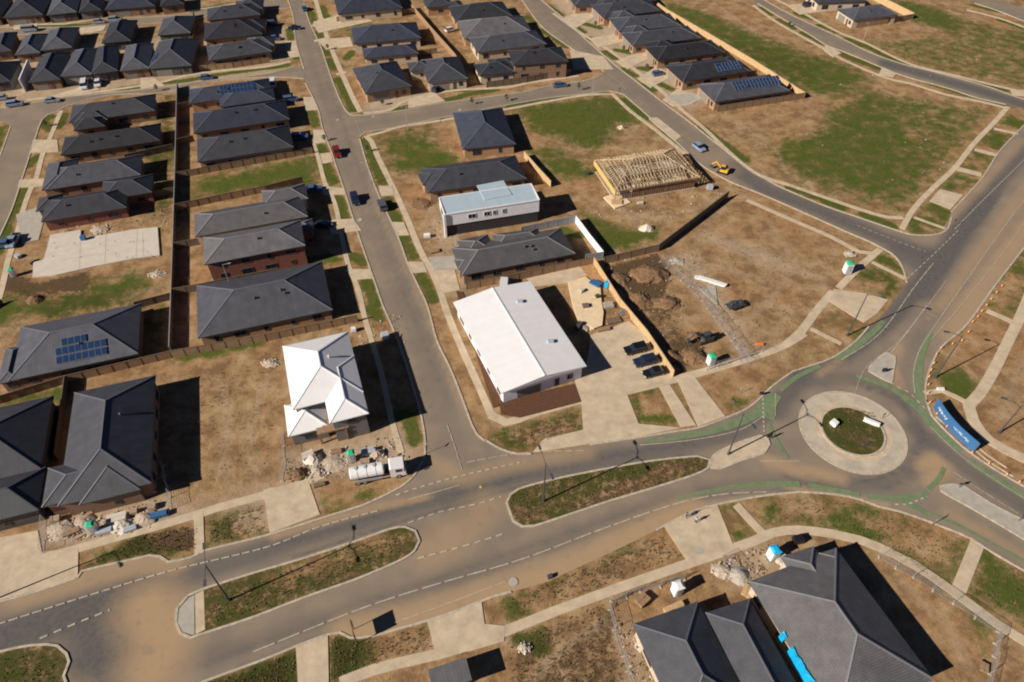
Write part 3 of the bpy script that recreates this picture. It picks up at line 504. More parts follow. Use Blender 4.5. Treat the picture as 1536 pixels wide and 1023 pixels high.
def flat(name, pts, z, m, smooth_=False, th=None, kind='structure'):
    w = GL(pts)
    if smooth_: w = resample(w, True, 1.5)
    mb = MB(); P = [(p.x, p.y) for p in w]
    mb.poly_prism(P, 0, z) if th is None else mb.poly_prism(P, z - th, z)
    o = mb.build(name, M[m])
    bm = bmesh.new(); bm.from_mesh(o.data); bmesh.ops.triangulate(bm, faces=[f for f in bm.faces if len(f.verts) > 4]); bm.to_mesh(o.data); bm.free()
    if kind: o['kind'] = kind
    return o
PZ = [.05]
def path(pts, w, m='concrete', name='footpath'):
    mb = MB(); PZ[0] += .0011; ribbon(mb, resample(GL(pts), False, 2.0), w * .9, 0, PZ[0]); mb.build(name, M[m])['kind'] = 'structure'
for pts, w in [([(472,-5),(477,12),(487,45),(500,80),(515,115),(530,148),(541,168)], 1.7), ([(549,204),(557,212),(568,238),(578,258),(591,284),(610,326),(630,375),(654,420),(672,472),(690,516),(706,552),(727,599),(737,622)], 1.6),
    ([(735,622),(760,634),(800,620),(872,600)], 1.9), ([(937,588),(1005,571),(1055,558),(1100,545),(1140,532),(1175,519),(1206,500)], 1.9), ([(1180,516),(1203,496),(1222,470),(1250,437)], 1.9),
    ([(1258,432),(1290,400),(1320,374)], 1.7), ([(1120,300),(1154,315),(1200,335),(1250,357),(1290,378),(1310,380)], 1.3), ([(1308,393),(1358,418)], 1.1), ([(1216,493),(1262,516)], 1.1),
    ([(830,20),(872,50),(906,70),(943,97),(982,128),(1010,152),(1021,163),(1060,196),(1099,233),(1138,262),(1188,279),(1240,297),(1293,315),(1332,326),(1355,327)], 1.3),
    ([(1353,343),(1371,313),(1400,282),(1431,253),(1462,214),(1490,185),(1512,160)], 1.5), ([(1491,193),(1527,201)], 1.4), ([(1462,224),(1496,233)], 1.8), ([(1436,253),(1472,262)], 2.2), ([(1371,326),(1418,343)], 1.0),
    ([(1130,8),(1162,31),(1200,53),(1238,74),(1270,92),(1330,117),(1365,125),(1420,142),(1470,152),(1510,162)], 1.3), ([(1165,0),(1195,14),(1227,32),(1262,50),(1298,64),(1334,82),(1371,98),(1423,111),(1500,130),(1545,140)], 1.3),
    ([(545,170),(585,165),(612,150),(680,136),(760,131),(800,123),(868,114)], 1.4), ([(552,204),(575,198),(600,190),(655,182),(760,164),(812,154),(877,143),(920,141)], 1.3), ([(918,140),(945,166),(990,200),(1028,231)], 1.3),
    ([(40,150),(123,141),(209,129),(248,122),(300,110),(400,100),(436,92)], 1.5), ([(92,166),(84,185),(76,205),(64,232),(55,266),(50,276),(39,302),(26,349),(13,388),(3,433),(-8,470)], 1.4),
    ([(470,215),(477,235),(487,273),(497,292),(505,315),(511,347),(522,396),(537,433),(546,472),(556,506),(572,560),(589,636),(597,662),(602,680)], 1.2),
    ([(485,712),(440,730),(400,742),(326,762),(305,769),(235,790),(183,804),(117,823),(70,836)], 1.7), ([(510,1024),(563,1004),(615,991),(680,975),(760,946),(838,915),(917,886),(982,863),(1034,845),(1078,830),(1130,812),(1160,799),(1200,795),(1250,801),(1290,810),(1319,821),(1371,847),(1436,892),(1496,936),(1550,970)], 1.7),
    ([(1104,757),(1125,780),(1147,803)], 1.5), ([(1466,815),(1452,850),(1438,885)], 2.2), ([(1545,440),(1529,478),(1512,512),(1492,553),(1470,590),(1455,606)], 2.2), ([(1452,600),(1460,630),(1486,662),(1540,690)], 2.3),
    ([(1386,590),(1412,586),(1448,603)], 1.2), ([(1480,466),(1512,480),(1530,490)], 1.4), ([(100,36),(180,24),(300,14),(420,-6)], 1.3), ([(0,38),(100,36)], 1.3), ([(1450,15),(1501,28),(1560,50)], 1.2),
    ([(1404,625),(1440,655),(1480,690),(1520,715)], .28), ([(1460,665),(1480,682),(1510,702)], .3), ([(484,28),(470,40)][::-1], 2.5), ([(472,62),(489,58)], 2), ([(505,112),(520,108)], 1.5)]:
    path(pts, w)
for pts in [[(886,503),(943,482),(962,497),(1010,568),(940,590),(958,636),(1021,642),(953,656),(885,666),(799,679),(815,659),(875,645),(872,604),(862,572),(880,548)],
    [(1016,570),(1042,566),(1088,625),(1047,640)], [(987,578),(1003,575),(1044,638),(1021,641)], [(1250,434),(1296,440),(1332,450),(1316,470),(1296,484),(1280,475),(1244,452)],
    [(305,765),(319,762),(308,826),(291,832)][:0] or [(291,770),(305,766),(307,826),(292,832)], [(395,735),(462,720),(480,772),(405,800)], [(-60,818),(57,796),(63,828),(118,822),(117,865),(97,874),(0,901),(-80,925)], [(444,971),(492,953),(494,1060),(449,1060)],
    [(641,933),(722,902),(727,936),(758,939),(756,962),(706,977),(654,982)], [(995,788),(1021,775),(1076,758),(1100,818),(1034,843),(1026,835)], [(1410,284),(1444,293),(1426,314),(1394,302)],
    [(427,62),(444,62),(450,85),(432,88)], [(455,146),(469,146),(478,165),(458,166)], [(470,195),(484,195),(490,214),(470,216)], [(480,231),(496,229),(500,243),(484,246)], [(480,279),(516,283),(519,292),(486,293)], [(490,331),(530,328),(542,346),(497,352)], [(516,404),(556,404),(561,418),(530,420)],
    [(568,279),(588,280),(592,293),(572,294)], [(586,333),(606,334),(614,353),(597,354)], [(612,393),(634,393),(641,408),(620,410)], [(613,148),(650,138),(668,152),(612,163)],
    [(845,28),(875,14),(895,24),(862,44)], [(884,58),(925,50),(940,62),(898,72)], [(924,92),(965,76),(978,86),(942,104)], [(956,118),(985,100),(1010,114),(976,132)], [(994,150),(1015,134),(1056,146),(1034,158),(1010,160)], [(973,178),(985,176),(1022,205),(1012,212)],
    [(211,117),(232,117),(248,129),(211,134)], [(50,210),(86,210),(88,228),(45,230)], [(29,270),(70,268),(68,280),(27,282)], [(55,42),(20,45),(28,20),(60,22)], [(120,42),(160,38),(155,46),(120,52)], [(1180,8),(1250,2),(1262,14),(1200,22)], [(855,75),(905,85),(920,104),(860,104)], [(75,145),(140,125),(150,135),(90,147)], [(470,33),(520,20),(560,32),(478,50)], [(476,60),(525,56),(530,70),(490,75)], [(1322,103),(1345,110),(1340,116),(1318,112)], [(1238,67),(1262,80),(1250,86),(1236,76)], [(1515,136),(1560,134),(1560,146),(1520,143)]]:
    PZ[0] += .0011; flat('driveway', pts, PZ[0], 'concrete')
flat('driveway', [(24,322),(60,310),(66,330),(58,360),(34,366)], .11, 'concrete_grey'); flat('driveway', [(643,386),(687,384),(690,404),(650,404)], .12, 'concrete_grey'); flat('driveway', [(997,143),(1040,141),(1052,150),(1020,158)], .13, 'concrete_grey')
flat('driveway', [(648,405),(682,405),(690,435),(668,440)], .10, 'concrete')
for pts in ([(684,437),(694,438),(752,585),(748,610),(740,612)], [(748,602),(862,576),(872,603),(780,627),(752,622)]): PZ[0] += .0011; flat('garden_bed', pts, PZ[0], 'mulch')

# medians and islands
def island(pts, top, smooth_=True, z=.15, kmat='kerb'):
    w = GL(pts); w = resample(w, True, 1.2) if smooth_ else w
    mb = MB(); mb.poly_prism([(p.x, p.y) for p in w], 0, z); o = mb.build('traffic_island', M[top]); o['kind'] = 'structure'
    bm = bmesh.new(); bm.from_mesh(o.data); bmesh.ops.triangulate(bm, faces=[f for f in bm.faces if len(f.verts) > 4])
    if top == 'ground':
        for ax in (0, 1):
            xs = [p[ax] for p in w]; t = min(xs) + 1
            while t < max(xs):
                bmesh.ops.bisect_plane(bm, geom=bm.verts[:] + bm.edges[:] + bm.faces[:], plane_co=(t, 0, 0) if ax == 0 else (0, t, 0), plane_no=(1, 0, 0) if ax == 0 else (0, 1, 0)); t += 1
    bm.to_mesh(o.data); bm.free()
    if top == 'ground':
        P = np.array([v.co[:2] for v in o.data.vertices]); ch = {'g': np.full(len(P), .60), 'd': np.full(len(P), .62), 'p': np.zeros(len(P))}
        for c, v, pp in ISL: paint(P, ch[c], pp, v, 2.0)
        for nm, k in (('grass', 'g'), ('dark', 'd'), ('pale', 'p')): o.data.attributes.new(nm, 'FLOAT', 'POINT').data.foreach_set('value', ch[k])
    mb = MB(); ribbon(mb, w, .36, 0, z + .02, True); mb.build('kerb', M[kmat])['kind'] = 'structure'
ISL = [('g', .35, [(400,862),(560,800),(610,800),(600,815),(480,860),(420,880)]), ('d', .45, [(400,862),(560,800),(610,800),(600,815),(480,860),(420,880)]), ('g', .1, [(870,765),(980,725),(1040,700),(1020,698),(930,725),(870,750)]), ('g', .3, [(770,770),(800,765),(800,785),(780,785)])]
M1 = [(305,884),(282,894),(266,913),(264,933),(271,950),(287,957),(310,949),(380,926),(458,896),(537,868),(602,840),(622,826),(629,812),(623,797),(608,791),(585,794),(537,811),(458,837),(380,860)]
M2 = [(764,766),(760,754),(766,742),(778,734),(812,724),(870,711),(969,693),(1047,685),(1064,690),(1062,702),(1040,713),(984,731),(917,751),(872,766),(802,789),(784,790),(770,782)]
M0 = [(-120,1010),(0,978),(52,968),(86,969),(100,981),(104,993),(96,1014),(88,1060),(-120,1120)]
island(M1, 'ground'); island(M2, 'ground'); island(M0, 'ground')
flat('traffic_island', [(300,889),(284,897),(269,914),(267,933),(274,948),(288,953),(292,952),(292,893)], .156, 'concrete_grey', False); flat('traffic_island', [(293,892),(306,886),(308,945),(294,952)], .162, 'concrete', False)
island([(1066,702),(1070,684),(1099,668),(1141,654),(1151,657),(1154,667),(1146,680),(1112,691),(1081,703)], 'concrete', z=.156)
island([(1329,529),(1342,535),(1339,560),(1337,574),(1329,571),(1304,557),(1304,551),(1319,537)], 'concrete_grey'); island([(1411,730),(1431,727),(1446,730),(1488,757),(1545,787),(1600,830),(1590,845),(1541,812),(1460,764),(1412,737)], 'concrete_grey')
RC = Vector((60.55, 74.85, 0))
def disc(r, z, m, name='traffic_island', kr=.4, z0=0):
    pts = [(RC.x + r * math.cos(t * math.pi / 48), RC.y + r * math.sin(t * math.pi / 48)) for t in range(96)]
    mb = MB(); mb.poly_prism(pts, z0, z); o = mb.build(name, M[m]); o['kind'] = 'structure'
    mb = MB(); ribbon(mb, [Vector((p[0], p[1], 0)) for p in pts], kr, 0, z + .02, True); mb.build('kerb', M['kerb'])['kind'] = 'structure'; return o
disc(9.0, .10, 'concrete')
mb = MB(); ribbon(mb, [RC + Vector((7.6 * math.cos(t * math.pi / 48), 7.6 * math.sin(t * math.pi / 48), 0)) for t in range(96)], 2.0, .09, .106, True); mb.build('apron_paving', M['apron'])['kind'] = 'structure'
o = disc(5.4, .20, 'ground')
for nm, v in (('grass', .68), ('dark', .65), ('pale', 0.)): o.data.attributes.new(nm, 'FLOAT', 'POINT').data.foreach_set('value', np.full(len(o.data.vertices), v))

# green lanes and paint
def strip(pts, w, z, m='paint', dash=None, name='road_marking', step=1.0, w1=None):
    g = resample(GL(pts), False, step); mb = MB()
    if dash is None:
        if w1 is None: ribbon(mb, g, w, None, z)
        else:
            n = len(g)
            for i in range(n - 1):
                a = w + (w1 - w) * i / n; b = w + (w1 - w) * (i + 1) / n
                t = (g[min(i + 1, n - 1)] - g[max(i - 1, 0)]).normalized(); t2 = (g[min(i + 2, n - 1)] - g[i]).normalized()
                nn = Vector((-t.y, t.x, 0)); n2 = Vector((-t2.y, t2.x, 0))
                p = [g[i] - nn * a / 2, g[i + 1] - n2 * b / 2, g[i + 1] + n2 * b / 2, g[i] + nn * a / 2]
                mb.face([(q.x, q.y, z) for q in p])
    else:
        on, off = dash; s = 0; L = [0]
        for i in range(len(g) - 1): L.append(L[-1] + (g[i + 1] - g[i]).length)
        def at(t):
            for i in range(len(g) - 1):
                if L[i + 1] >= t: return g[i].lerp(g[i + 1], (t - L[i]) / max(1e-6, L[i + 1] - L[i]))
            return g[-1]
        while s < L[-1]:
            a, b = at(s), at(min(s + on, L[-1]))
            if (b - a).length > .05: ribbon(mb, [a, b], w, None, z)
            s += on + off
    o = mb.build(name, M[m]); o['kind'] = 'structure'
ZG = .075
for pts, w, w1 in [([(968,663),(1021,655),(1060,648),(1095,638),(1120,628),(1140,616),(1158,594)], .7, 1.9), ([(1152,628),(1155,608),(1166,592)], 2.2, 1.4), ([(1153,636),(1164,660),(1182,688)], .6, .6), ([(1170,586),(1195,566),(1230,549)], .8, .8),
    ([(1254,538),(1280,522),(1310,498),(1325,482)], 1.5, .9), ([(1395,500),(1382,530),(1377,560),(1378,590),(1384,604)], .9, 1.8), ([(1284,564),(1310,572),(1335,582),(1358,596)], .9, 1.1), ([(1356,595),(1380,615),(1395,634),(1415,655),(1440,678)], 1.5, 1.3),
    ([(1452,690),(1480,710),(1520,735),(1570,765)], 1.2, 1.2), ([(1015,748),(1060,738),(1110,729),(1160,726),(1200,727)], .5, 1.1), ([(1212,728),(1250,735),(1290,742)], 1.0, .7), ([(1300,744),(1340,748),(1375,745),(1390,738)], 1.0, 1.0), ([(1392,735),(1408,718),(1416,702)], .8, .6),
    ([(1352,752),(1375,762),(1392,772)], 1.0, .9), ([(1390,770),(1430,785),(1480,812),(1550,850)], .6, .4)]:
    ZG += .001; strip(pts, w * 1.15, ZG, 'green', w1=w1 * 1.15, name='bike_lane')
ZP = .094
for pts, w, dash in [([(-60,955),(52,919),(157,886),(261,855),(400,821),(480,790),(568,766)], .24, (1.2, .35)), ([(60,958),(110,937),(165,915)], .3, (1.0, .8)), ([(612,785),(660,768),(712,757),(752,745)], .22, (1.0, .7)), ([(626,838),(700,818),(758,800)], .26, (1.1, .7)),
    ([(594,743),(640,728),(700,712),(780,694)], .26, (.8, .6)), ([(612,750),(690,728)], .16, None), ([(671,638),(683,672),(694,708)], .18, (1.6, .5)), ([(700,694),(780,680),(880,676)], .16, (1.5, .4)), ([(390,922),(480,895),(560,870)], .01, None),
    ([(380,978),(545,912),(660,875),(780,840),(900,795),(1010,757),(1080,742),(1150,738)], .2, (3, .5)), ([(590,935),(667,907),(760,872)], .12, None), ([(1144,598),(1145,625),(1146,650)], .3, (.55, .5)), ([(1163,590),(1163,625)], .12, None), ([(960,668),(1040,660),(1110,645),(1148,622)], .16, None),
    ([(1285,338),(1330,356),(1388,378)], .18, (.9, .5)), ([(1360,419),(1400,382),(1438,345)], .2, (1.2, .7)), ([(1432,344),(1470,305),(1536,240)], .2, (1.2, .3)), ([(1262,540),(1320,500),(1372,430),(1400,395)], .2, (2.2, .25)), ([(1282,592),(1300,550),(1345,515),(1390,460),(1420,420)], .12, None),
    ([(1330,538),(1365,493),(1389,460)], .2, (2, .3)), ([(1372,590),(1370,560),(1378,528),(1400,492),(1450,420),(1510,335),(1545,290)], .16, None), ([(1396,510),(1440,460),(1500,385),(1540,330)], .14, None), ([(1335,574),(1350,582),(1365,590),(1380,606),(1388,614)], .3, (.7, .7)),
    ([(1400,735),(1430,775),(1500,812),(1560,845)], .01, None), ([(1342,757),(1360,757),(1390,745)], .3, (.6, .6)), ([(1430,708),(1470,735),(1530,772)], .16, (1.5, .3)), ([(1395,640),(1440,683),(1500,725),(1560,762)], .14, None), ([(1140,692),(1200,692)], .14, None), ([(1166,693),(1178,690),(1160,665)], .01, None),
    ([(1170,567),(1130,600)], .01, None), ([(541,200),(533,180),(526,170)], .2, (.8, .6)), ([(912,112),(930,126),(942,140)], .2, (.8, .6)), ([(448,100),(452,112)], .2, (.8, .6))]:
    if w > .05: ZP += .0006; strip(pts, w * .85, ZP, 'paint', dash)
ZP += .001; mb = MB(); g = G(721, 731); mb.poly_prism([(g.x + .26 * math.cos(t), g.y + .26 * math.sin(t)) for t in np.linspace(0, 6.2, 10)], ZP - .002, ZP); mb.build('road_marking', M['yellow'])['kind'] = 'structure'
for px, py, r in ((690,165,.5),(560,175,.45),(507,180,.45),(1345,548,0),(770,873,.7),(1049,826,.7),(540,330,.6)):
    if r: g = G(px, py); mb = MB(); mb.poly_prism([(g.x + r * math.cos(t), g.y + r * math.sin(t)) for t in np.linspace(0, 6.2, 14)], .05, .11); mb.build('manhole_cover', M['concrete_grey'])['kind'] = 'structure'
#@@OBJECTS
# ------------------------------------------------------------ houses
def rect_from(A, B, Cc, h, snap=None):
    a, b, c = G(*A, h), G(*B, h), G(*Cc, h)
    u = (b - a); L = u.length; u.normalize()
    if snap is not None:
        s = Vector((math.cos(R(snap)), math.sin(R(snap)), 0))
        if abs(s.dot(u)) < .7: s = Vector((-s.y, s.x, 0))
        if s.dot(u) < 0: s = -s
        mid = (a + b) / 2; L = (b - a).dot(s); a = mid - s * L / 2; b = mid + s * L / 2; u = s
    n = Vector((-u.y, u.x, 0)); D = (c - a).dot(n)
    if D < 0: n = -n; D = -D; 
    return a, u, n, L, D
class Wing:
    def __init__(s, A, B, Cc, h=3.1, pitch=23, kind='hip', snap=None, over=.5, grow=0):
        s.a, s.u, s.n, s.L, s.D = rect_from(A, B, Cc, h, snap); s.h = h; s.t = math.tan(R(pitch)); s.kind = kind; s.over = over
        s.a = s.a - s.n * 0; s.a.z = 0; s.D += grow
    def P(s, x, y, z): p = s.a + s.u * x + s.n * y; return Vector((p.x, p.y, z))
    def inside(s, p, m=0.0):
        d = Vector((p.x, p.y, 0)) - s.a; x = d.dot(s.u); y = d.dot(s.n); return m < x < s.L - m and m < y < s.D - m
    def roof(s, mb, cap, gut, k):
        h = s.h + k * .004; L, D, t = s.L, s.D, s.t; P = s.P
        flip = s.u.cross(s.n).z < 0
        def F(pts, uv, m=mb):
            if flip: pts = pts[::-1]; uv = uv[::-1]
            m.face(pts, uv)
        sl = math.sqrt(1 + t * t)
        if s.kind == 'hip':
            if L >= D:
                r = D / 2; z = h + r * t; a, b, c, d = P(0,0,h), P(L,0,h), P(L,D,h), P(0,D,h); e, f = P(r,r,z), P(L-r,r,z)
                if L - 2 * r < .05: f = e.copy()
                F([a,b,f,e] if L - 2*r >= .05 else [a,b,e], [(0,0),(L,0),(L-r,r*sl),(r,r*sl)][:4 if L-2*r >= .05 else 3]); F([c,d,e,f] if L-2*r >= .05 else [c,d,e], [(0,0),(L,0),(L-r,r*sl),(r,r*sl)][:4 if L-2*r >= .05 else 3])
                F([b,c,f], [(0,0),(D,0),(r,r*sl)]); F([d,a,e], [(0,0),(D,0),(r,r*sl)])
            else:
                r = L / 2; z = h + r * t; a, b, c, d = P(0,0,h), P(L,0,h), P(L,D,h), P(0,D,h); e, f = P(r,r,z), P(r,D-r,z)
                F([a,b,e], [(0,0),(L,0),(r,r*sl)]); F([c,d,f], [(0,0),(L,0),(r,r*sl)])
                F([b,c,f,e], [(0,0),(D,0),(D-r,r*sl),(r,r*sl)]); F([d,a,e,f], [(0,0),(D,0),(D-r,r*sl),(r,r*sl)])
            for p, q in ((a,e),(b,(f if L>=D else e)),(c,f),(d,(e if L>=D else f)),(e,f)):
                cap.bar(p + Vector((0,0,.02)), q + Vector((0,0,.02)), .22, .10)
            s.top = z
        elif s.kind in ('gable', 'gablen'):
            if s.kind == 'gable':  # ridge along u
                r = D / 2; z = h + r * t; a, b, c, d, e, f = P(0,0,h), P(L,0,h), P(L,D,h), P(0,D,h), P(0,r,z), P(L,r,z)
                F([a,b,f,e], [(0,0),(L,0),(L,r*sl),(0,r*sl)]); F([c,d,e,f], [(0,0),(L,0),(L,r*sl),(0,r*sl)]); F([b,c,f], [(0,0),(D,0),(r,r)]); F([d,a,e], [(0,0),(D,0),(r,r)])
            else:
                r = L / 2; z = h + r * t; a, b, c, d, e, f = P(0,0,h), P(L,0,h), P(L,D,h), P(0,D,h), P(r,0,z), P(r,D,z)
                F([b,c,f,e], [(0,0),(D,0),(D,r*sl),(0,r*sl)]); F([d,a,e,f], [(0,0),(D,0),(D,r*sl),(0,r*sl)]); F([a,b,e], [(0,0),(L,0),(r,r)]); F([c,d,f], [(0,0),(L,0),(r,r)])
            cap.bar(e + Vector((0,0,.03)), f + Vector((0,0,.03)), .3, .12); s.top = z
        else:
            tt = s.t if s.kind == 'skillion' else 0
            a, b, c, d = P(0,0,h), P(L,0,h), P(L,D,h + D * tt), P(0,D,h + D * tt)
            F([a,b,c,d], [(0,0),(0,L),(D,L),(D,0)] if False else [(0,0),(L,0),(L,D),(0,D)])
            if tt: F([b, P(L,D,h), c], [(0,0),(D,0),(D,1)]); F([d, P(0,D,h), a], [(0,0),(D,0),(D,1)]); F([c, P(L,D,h), P(0,D,h), d], [(0,0),(0,1),(L,1),(L,0)])
            s.top = h
        z0 = h - .2; cs = [P(0,0,0), P(L,0,0), P(L,D,0), P(0,D,0)]
        for i in range(4):
            p, q = cs[i], cs[(i+1) % 4]; l = (q - p).length
            F([Vector((p.x,p.y,z0)), Vector((q.x,q.y,z0)), Vector((q.x,q.y,h)), Vector((p.x,p.y,h))], [(0,0),(l,0),(l,.2),(0,.2)], gut)
        F([Vector((p.x,p.y,z0)) for p in cs[::-1]], [(0,0),(L,0),(L,D),(0,D)], gut)
    def walls(s, mb, k=0, z0=0, top=None):
        o = s.over; cs = [s.P(o,o,0), s.P(s.L-o,o,0), s.P(s.L-o,s.D-o,0), s.P(o,s.D-o,0)]
        mb.poly_prism([(p.x, p.y) for p in cs], z0, (top or s.h) - .12 + k * .003)
    def sides(s):
        o = s.over; a, b, c, d = s.P(o,o,0), s.P(s.L-o,o,0), s.P(s.L-o,s.D-o,0), s.P(o,s.D-o,0); out = []
        for p, q in ((a,b),(b,c),(c,d),(d,a)):
            t = (q - p).normalized(); nn = Vector((t.y, -t.x, 0))
            if nn.dot(s.P(s.L/2, s.D/2, 0) - p) > 0: nn = -nn
            out.append((p, q, t, nn))
        return out
def add_window(parent, p, t, nn, w, h, z, fr='frame', name='window', panes=2):
    """frame stands 5 cm proud of the wall, pane a sub-part"""
    rz = math.atan2(t.y, t.x); c = p + nn * .02; f = MB()
    for dx, dz, ww, hh in ((0, h/2-.04, w, .09), (0, -h/2+.04, w, .09), (-w/2+.04, 0, .09, h-.18), (w/2-.04, 0, .09, h-.18)):
        f.box((c.x + t.x*dx, c.y + t.y*dx, z + dz), (ww, .12, hh), rz)
    for i in range(1, panes):
        dx = -w/2 + w*i/panes; f.box((c.x + t.x*dx, c.y + t.y*dx, z), (.06, .10, h-.18), rz)
    fo = f.build(name, M[fr], parent, weld=False)
    g = MB(); g.box((c.x, c.y, z), (w-.1, .06, h-.1), rz); g.build('pane', M['glass'], fo, weld=False); return fo
def add_garage(parent, p, t, nn, w=4.8, h=2.2):
    rz = math.atan2(t.y, t.x); c = p + nn * .01; m = MB(); m.box((c.x, c.y, h/2), (w, .08, h), rz)
    for i in range(1, 4): m.box((c.x + nn.x*.05, c.y + nn.y*.05, h*i/4), (w, .03, .04), rz)
    return m.build('garage_door', M['garage'], parent)
def add_door(parent, p, t, nn, mt='door'):
    rz = math.atan2(t.y, t.x); m = MB(); c = p + nn * .02; m.box((c.x, c.y, 1.05), (.95, .1, 2.1), rz)
    d = m.build('door', M[mt], parent); k = MB(); q = c + nn * .08 + t * .35; k.box((q.x, q.y, 1.0), (.05, .06, .2), rz); k.build('handle', M['steel'], d); return d
hr = random.Random(11)
def house(label, wings, roof='charcoal', kind='tile', wall='tan', cat='house', group=None, front=None, solar=None, extras=(), win=True, name='house', vents=1, winside='S', fr='frame', snap=None):
    ws = [Wing(*w[:3], **(w[3] if len(w) > 3 else {})) if snap is None else Wing(*w[:3], **{'snap': snap, **(w[3] if len(w) > 3 else {})}) for w in wings]
    c = ws[0].P(ws[0].L/2, ws[0].D/2, 0); root = empty(name, c); root['label'] = label; root['category'] = cat
    if group: root['group'] = group
    inv = Matrix.Translation(-c)
    mb, cap, gut, wl = MB(), MB(), MB(), MB()
    for k, w in enumerate(ws): w.roof(mb, cap, gut, k); w.walls(wl, k)
    made = []
    r = mb.build('roof', M[('t_' if kind == 'tile' else 'm_') + roof], root); made.append(r)
    cp = cap.build('ridge_cap', M['cap_' + roof], r, weld=False); made.append(cp)
    gt = gut.build('gutter', M['gut_' + roof], r, weld=False); made.append(gt)
    wo = wl.build('wall', M['w_' + wall], root); made.append(wo)
    kids = []
    def free(p, me): return not any(o is not me and o.inside(p, .15) for o in ws)
    for w in ws:
        for (p, q, t, nn) in w.sides():
            L = (q - p).length; south = nn.y < -.5; east = nn.x > .7; west = nn.x < -.7
            zs = [1.45] if w.h < 4.5 else [1.45, w.h - 1.35]
            isfront = front and w is ws[front[1]] and ((front[0] == 'S' and south) or (front[0] == 'W' and west) or (front[0] == 'E' and east))
            if isfront:
                g = p + t * (L * .32); 
                if free(g + nn * .5, w): kids.append(add_garage(root, g, t, nn, min(4.8, L * .42)))
                g = p + t * (L * .68)
                if free(g + nn * .5, w): kids.append(add_door(root, g, t, nn))
                g = p + t * (L * .85)
                if free(g + nn * .5, w) and L > 9: kids.append(add_window(root, g, t, nn, 1.2, 1.3, 1.5, fr))
                zs = zs[1:]
            if not win or not ((south) or (west and w is ws[0] and L > 6) or (east and 'E' in winside)): continue
            for z in zs:
                n = max(1, int(L / 4.6))
                for i in range(n):
                    x = L * (i + .5) / n + hr.uniform(-.5, .5); ww = hr.choice([.9, 1.5, 1.8, 2.4]); ww = min(ww, L / n * .6)
                    g = p + t * x
                    if free(g + nn * .6, w): kids.append(add_window(root, g, t, nn, ww, hr.choice([1.0, 1.2, 1.5]), z, fr, panes=2 if ww > 1.3 else 1))
    w0 = ws[0]
    def on_roof(w, x, y):
        """height of the wing's roof at local x, y"""
        if w.kind == 'hip': return w.h + min(x, y, w.L - x, w.D - y) * w.t
        if w.kind == 'gablen': return w.h + min(x, w.L - x) * w.t
        if w.kind == 'gable': return w.h + min(y, w.D - y) * w.t
        return w.h + (y * w.t if w.kind == 'skillion' else 0)
    for i in range(vents):
        x = w0.L * hr.uniform(.3, .7); y = w0.D * hr.uniform(.25, .4); z = on_roof(w0, x, y); p = w0.P(x, y, z); v = MB()
        v.tube([p - Vector((0,0,.1)), p + Vector((0,0,.35))], .16, 8); v.tube([p + Vector((0,0,.35)), p + Vector((0,0,.5)), p + Vector((0,0,.62))], [.26, .26, .1], 10); kids.append(v.build('roof_vent', M['gut_' + roof], root))
    if solar:
        for (wi, x0, y0, nx_, ny_, skip) in solar:
            w = ws[wi]; ang = math.atan(w.t)
            for j in range(ny_):
                for i in range(nx_):
                    if (i, j) in skip: continue
                    x = x0 + i * 1.12; y = y0 + j * 1.62; z = w.h + (y + .75) * w.t + .16 if w.L > w.D else on_roof(w, x, y) + .16
                    p = w.P(x + .5, y + .75, z); X = w.u; Yv = (w.n + Vector((0,0,w.t))).normalized(); Z = X.cross(Yv).normalized()
                    if Z.z < 0: Z = -Z
                    Mx = Matrix((X, Yv, Z)).transposed(); f = MB(); f.box(p, (1.04, 1.56, .05), M=Mx); fo = f.build('solar_panel', M['alu'], root)
                    g = MB(); g.box(p + Z * .03, (.97, 1.49, .03), M=Mx); go = g.build('solar_cells', M['solar'], fo); kids.append(fo)
    if extras: 
        for e in extras: kids.append(e(root, ws))
    bpy.context.view_layer.update()
    for ch in root.children: ch.matrix_parent_inverse = Matrix.Translation(-c)
    return root, ws

GA = -18.0  # bearing of the street grid on the left
X_ = 18.0   # its cross direction, degrees from east
left = 'houses on the blocks left of the long street'
def L_(i, s): return s
H = house
# left column, fronting the far-left street
H('dark tiled corner house of the two far-left streets with a pale skylight', [((104,180),(232,170),(226,142)), ((110,190),(162,176),(155,165),{'pitch':25})], 'charcoal', wall='brown', front=('W',0), solar=None, snap=X_)
H('long black-roofed house second from the cross street in the far-left column, grass strip below it', [((91,232),(240,212),(232,186)), ((110,198),(158,187),(150,175),{'pitch':26})], 'black', 'tile', wall='brown', front=('W',0), vents=3, snap=X_)
H('slate-roofed house third down the far-left column with a bright sunlit west gable', [((70,283),(211,264),(207,232)), ((62,285),(110,278),(100,240),{'h':2.9})], 'slate', 'metal', wall='brown', front=('W',0), snap=X_)
H('red brick house with dark roof beside the bare concrete slab', [((61,335),(190,309),(180,282)), ((150,302),(228,287),(222,262)), ((54,316),(90,312),(85,292),{'h':2.8})], 'charcoal', 'metal', wall='red', front=('W',0), snap=X_)
H('large grey-roofed house with the blue grid of solar panels', [((12,571),(207,531),(210,455),{'pitch':23}), ((-6,580),(30,566),(22,520),{'h':2.9})], 'slate', 'metal', wall='brown', front=('W',0), solar=[(0,8.3,1.0,8,3,[(0,2),(5,2),(6,2),(7,2)])], winside='S', snap=X_)
H('dark-roofed house cut off by the left edge with a long ribbed east slope', [((-160,760),(62,700),(77,594),{'h':3.6,'pitch':24}), ((-50,795),(58,762),(70,700),{'h':3.5,'pitch':26})], 'charcoal', 'metal', wall='dark', vents=2, snap=X_)
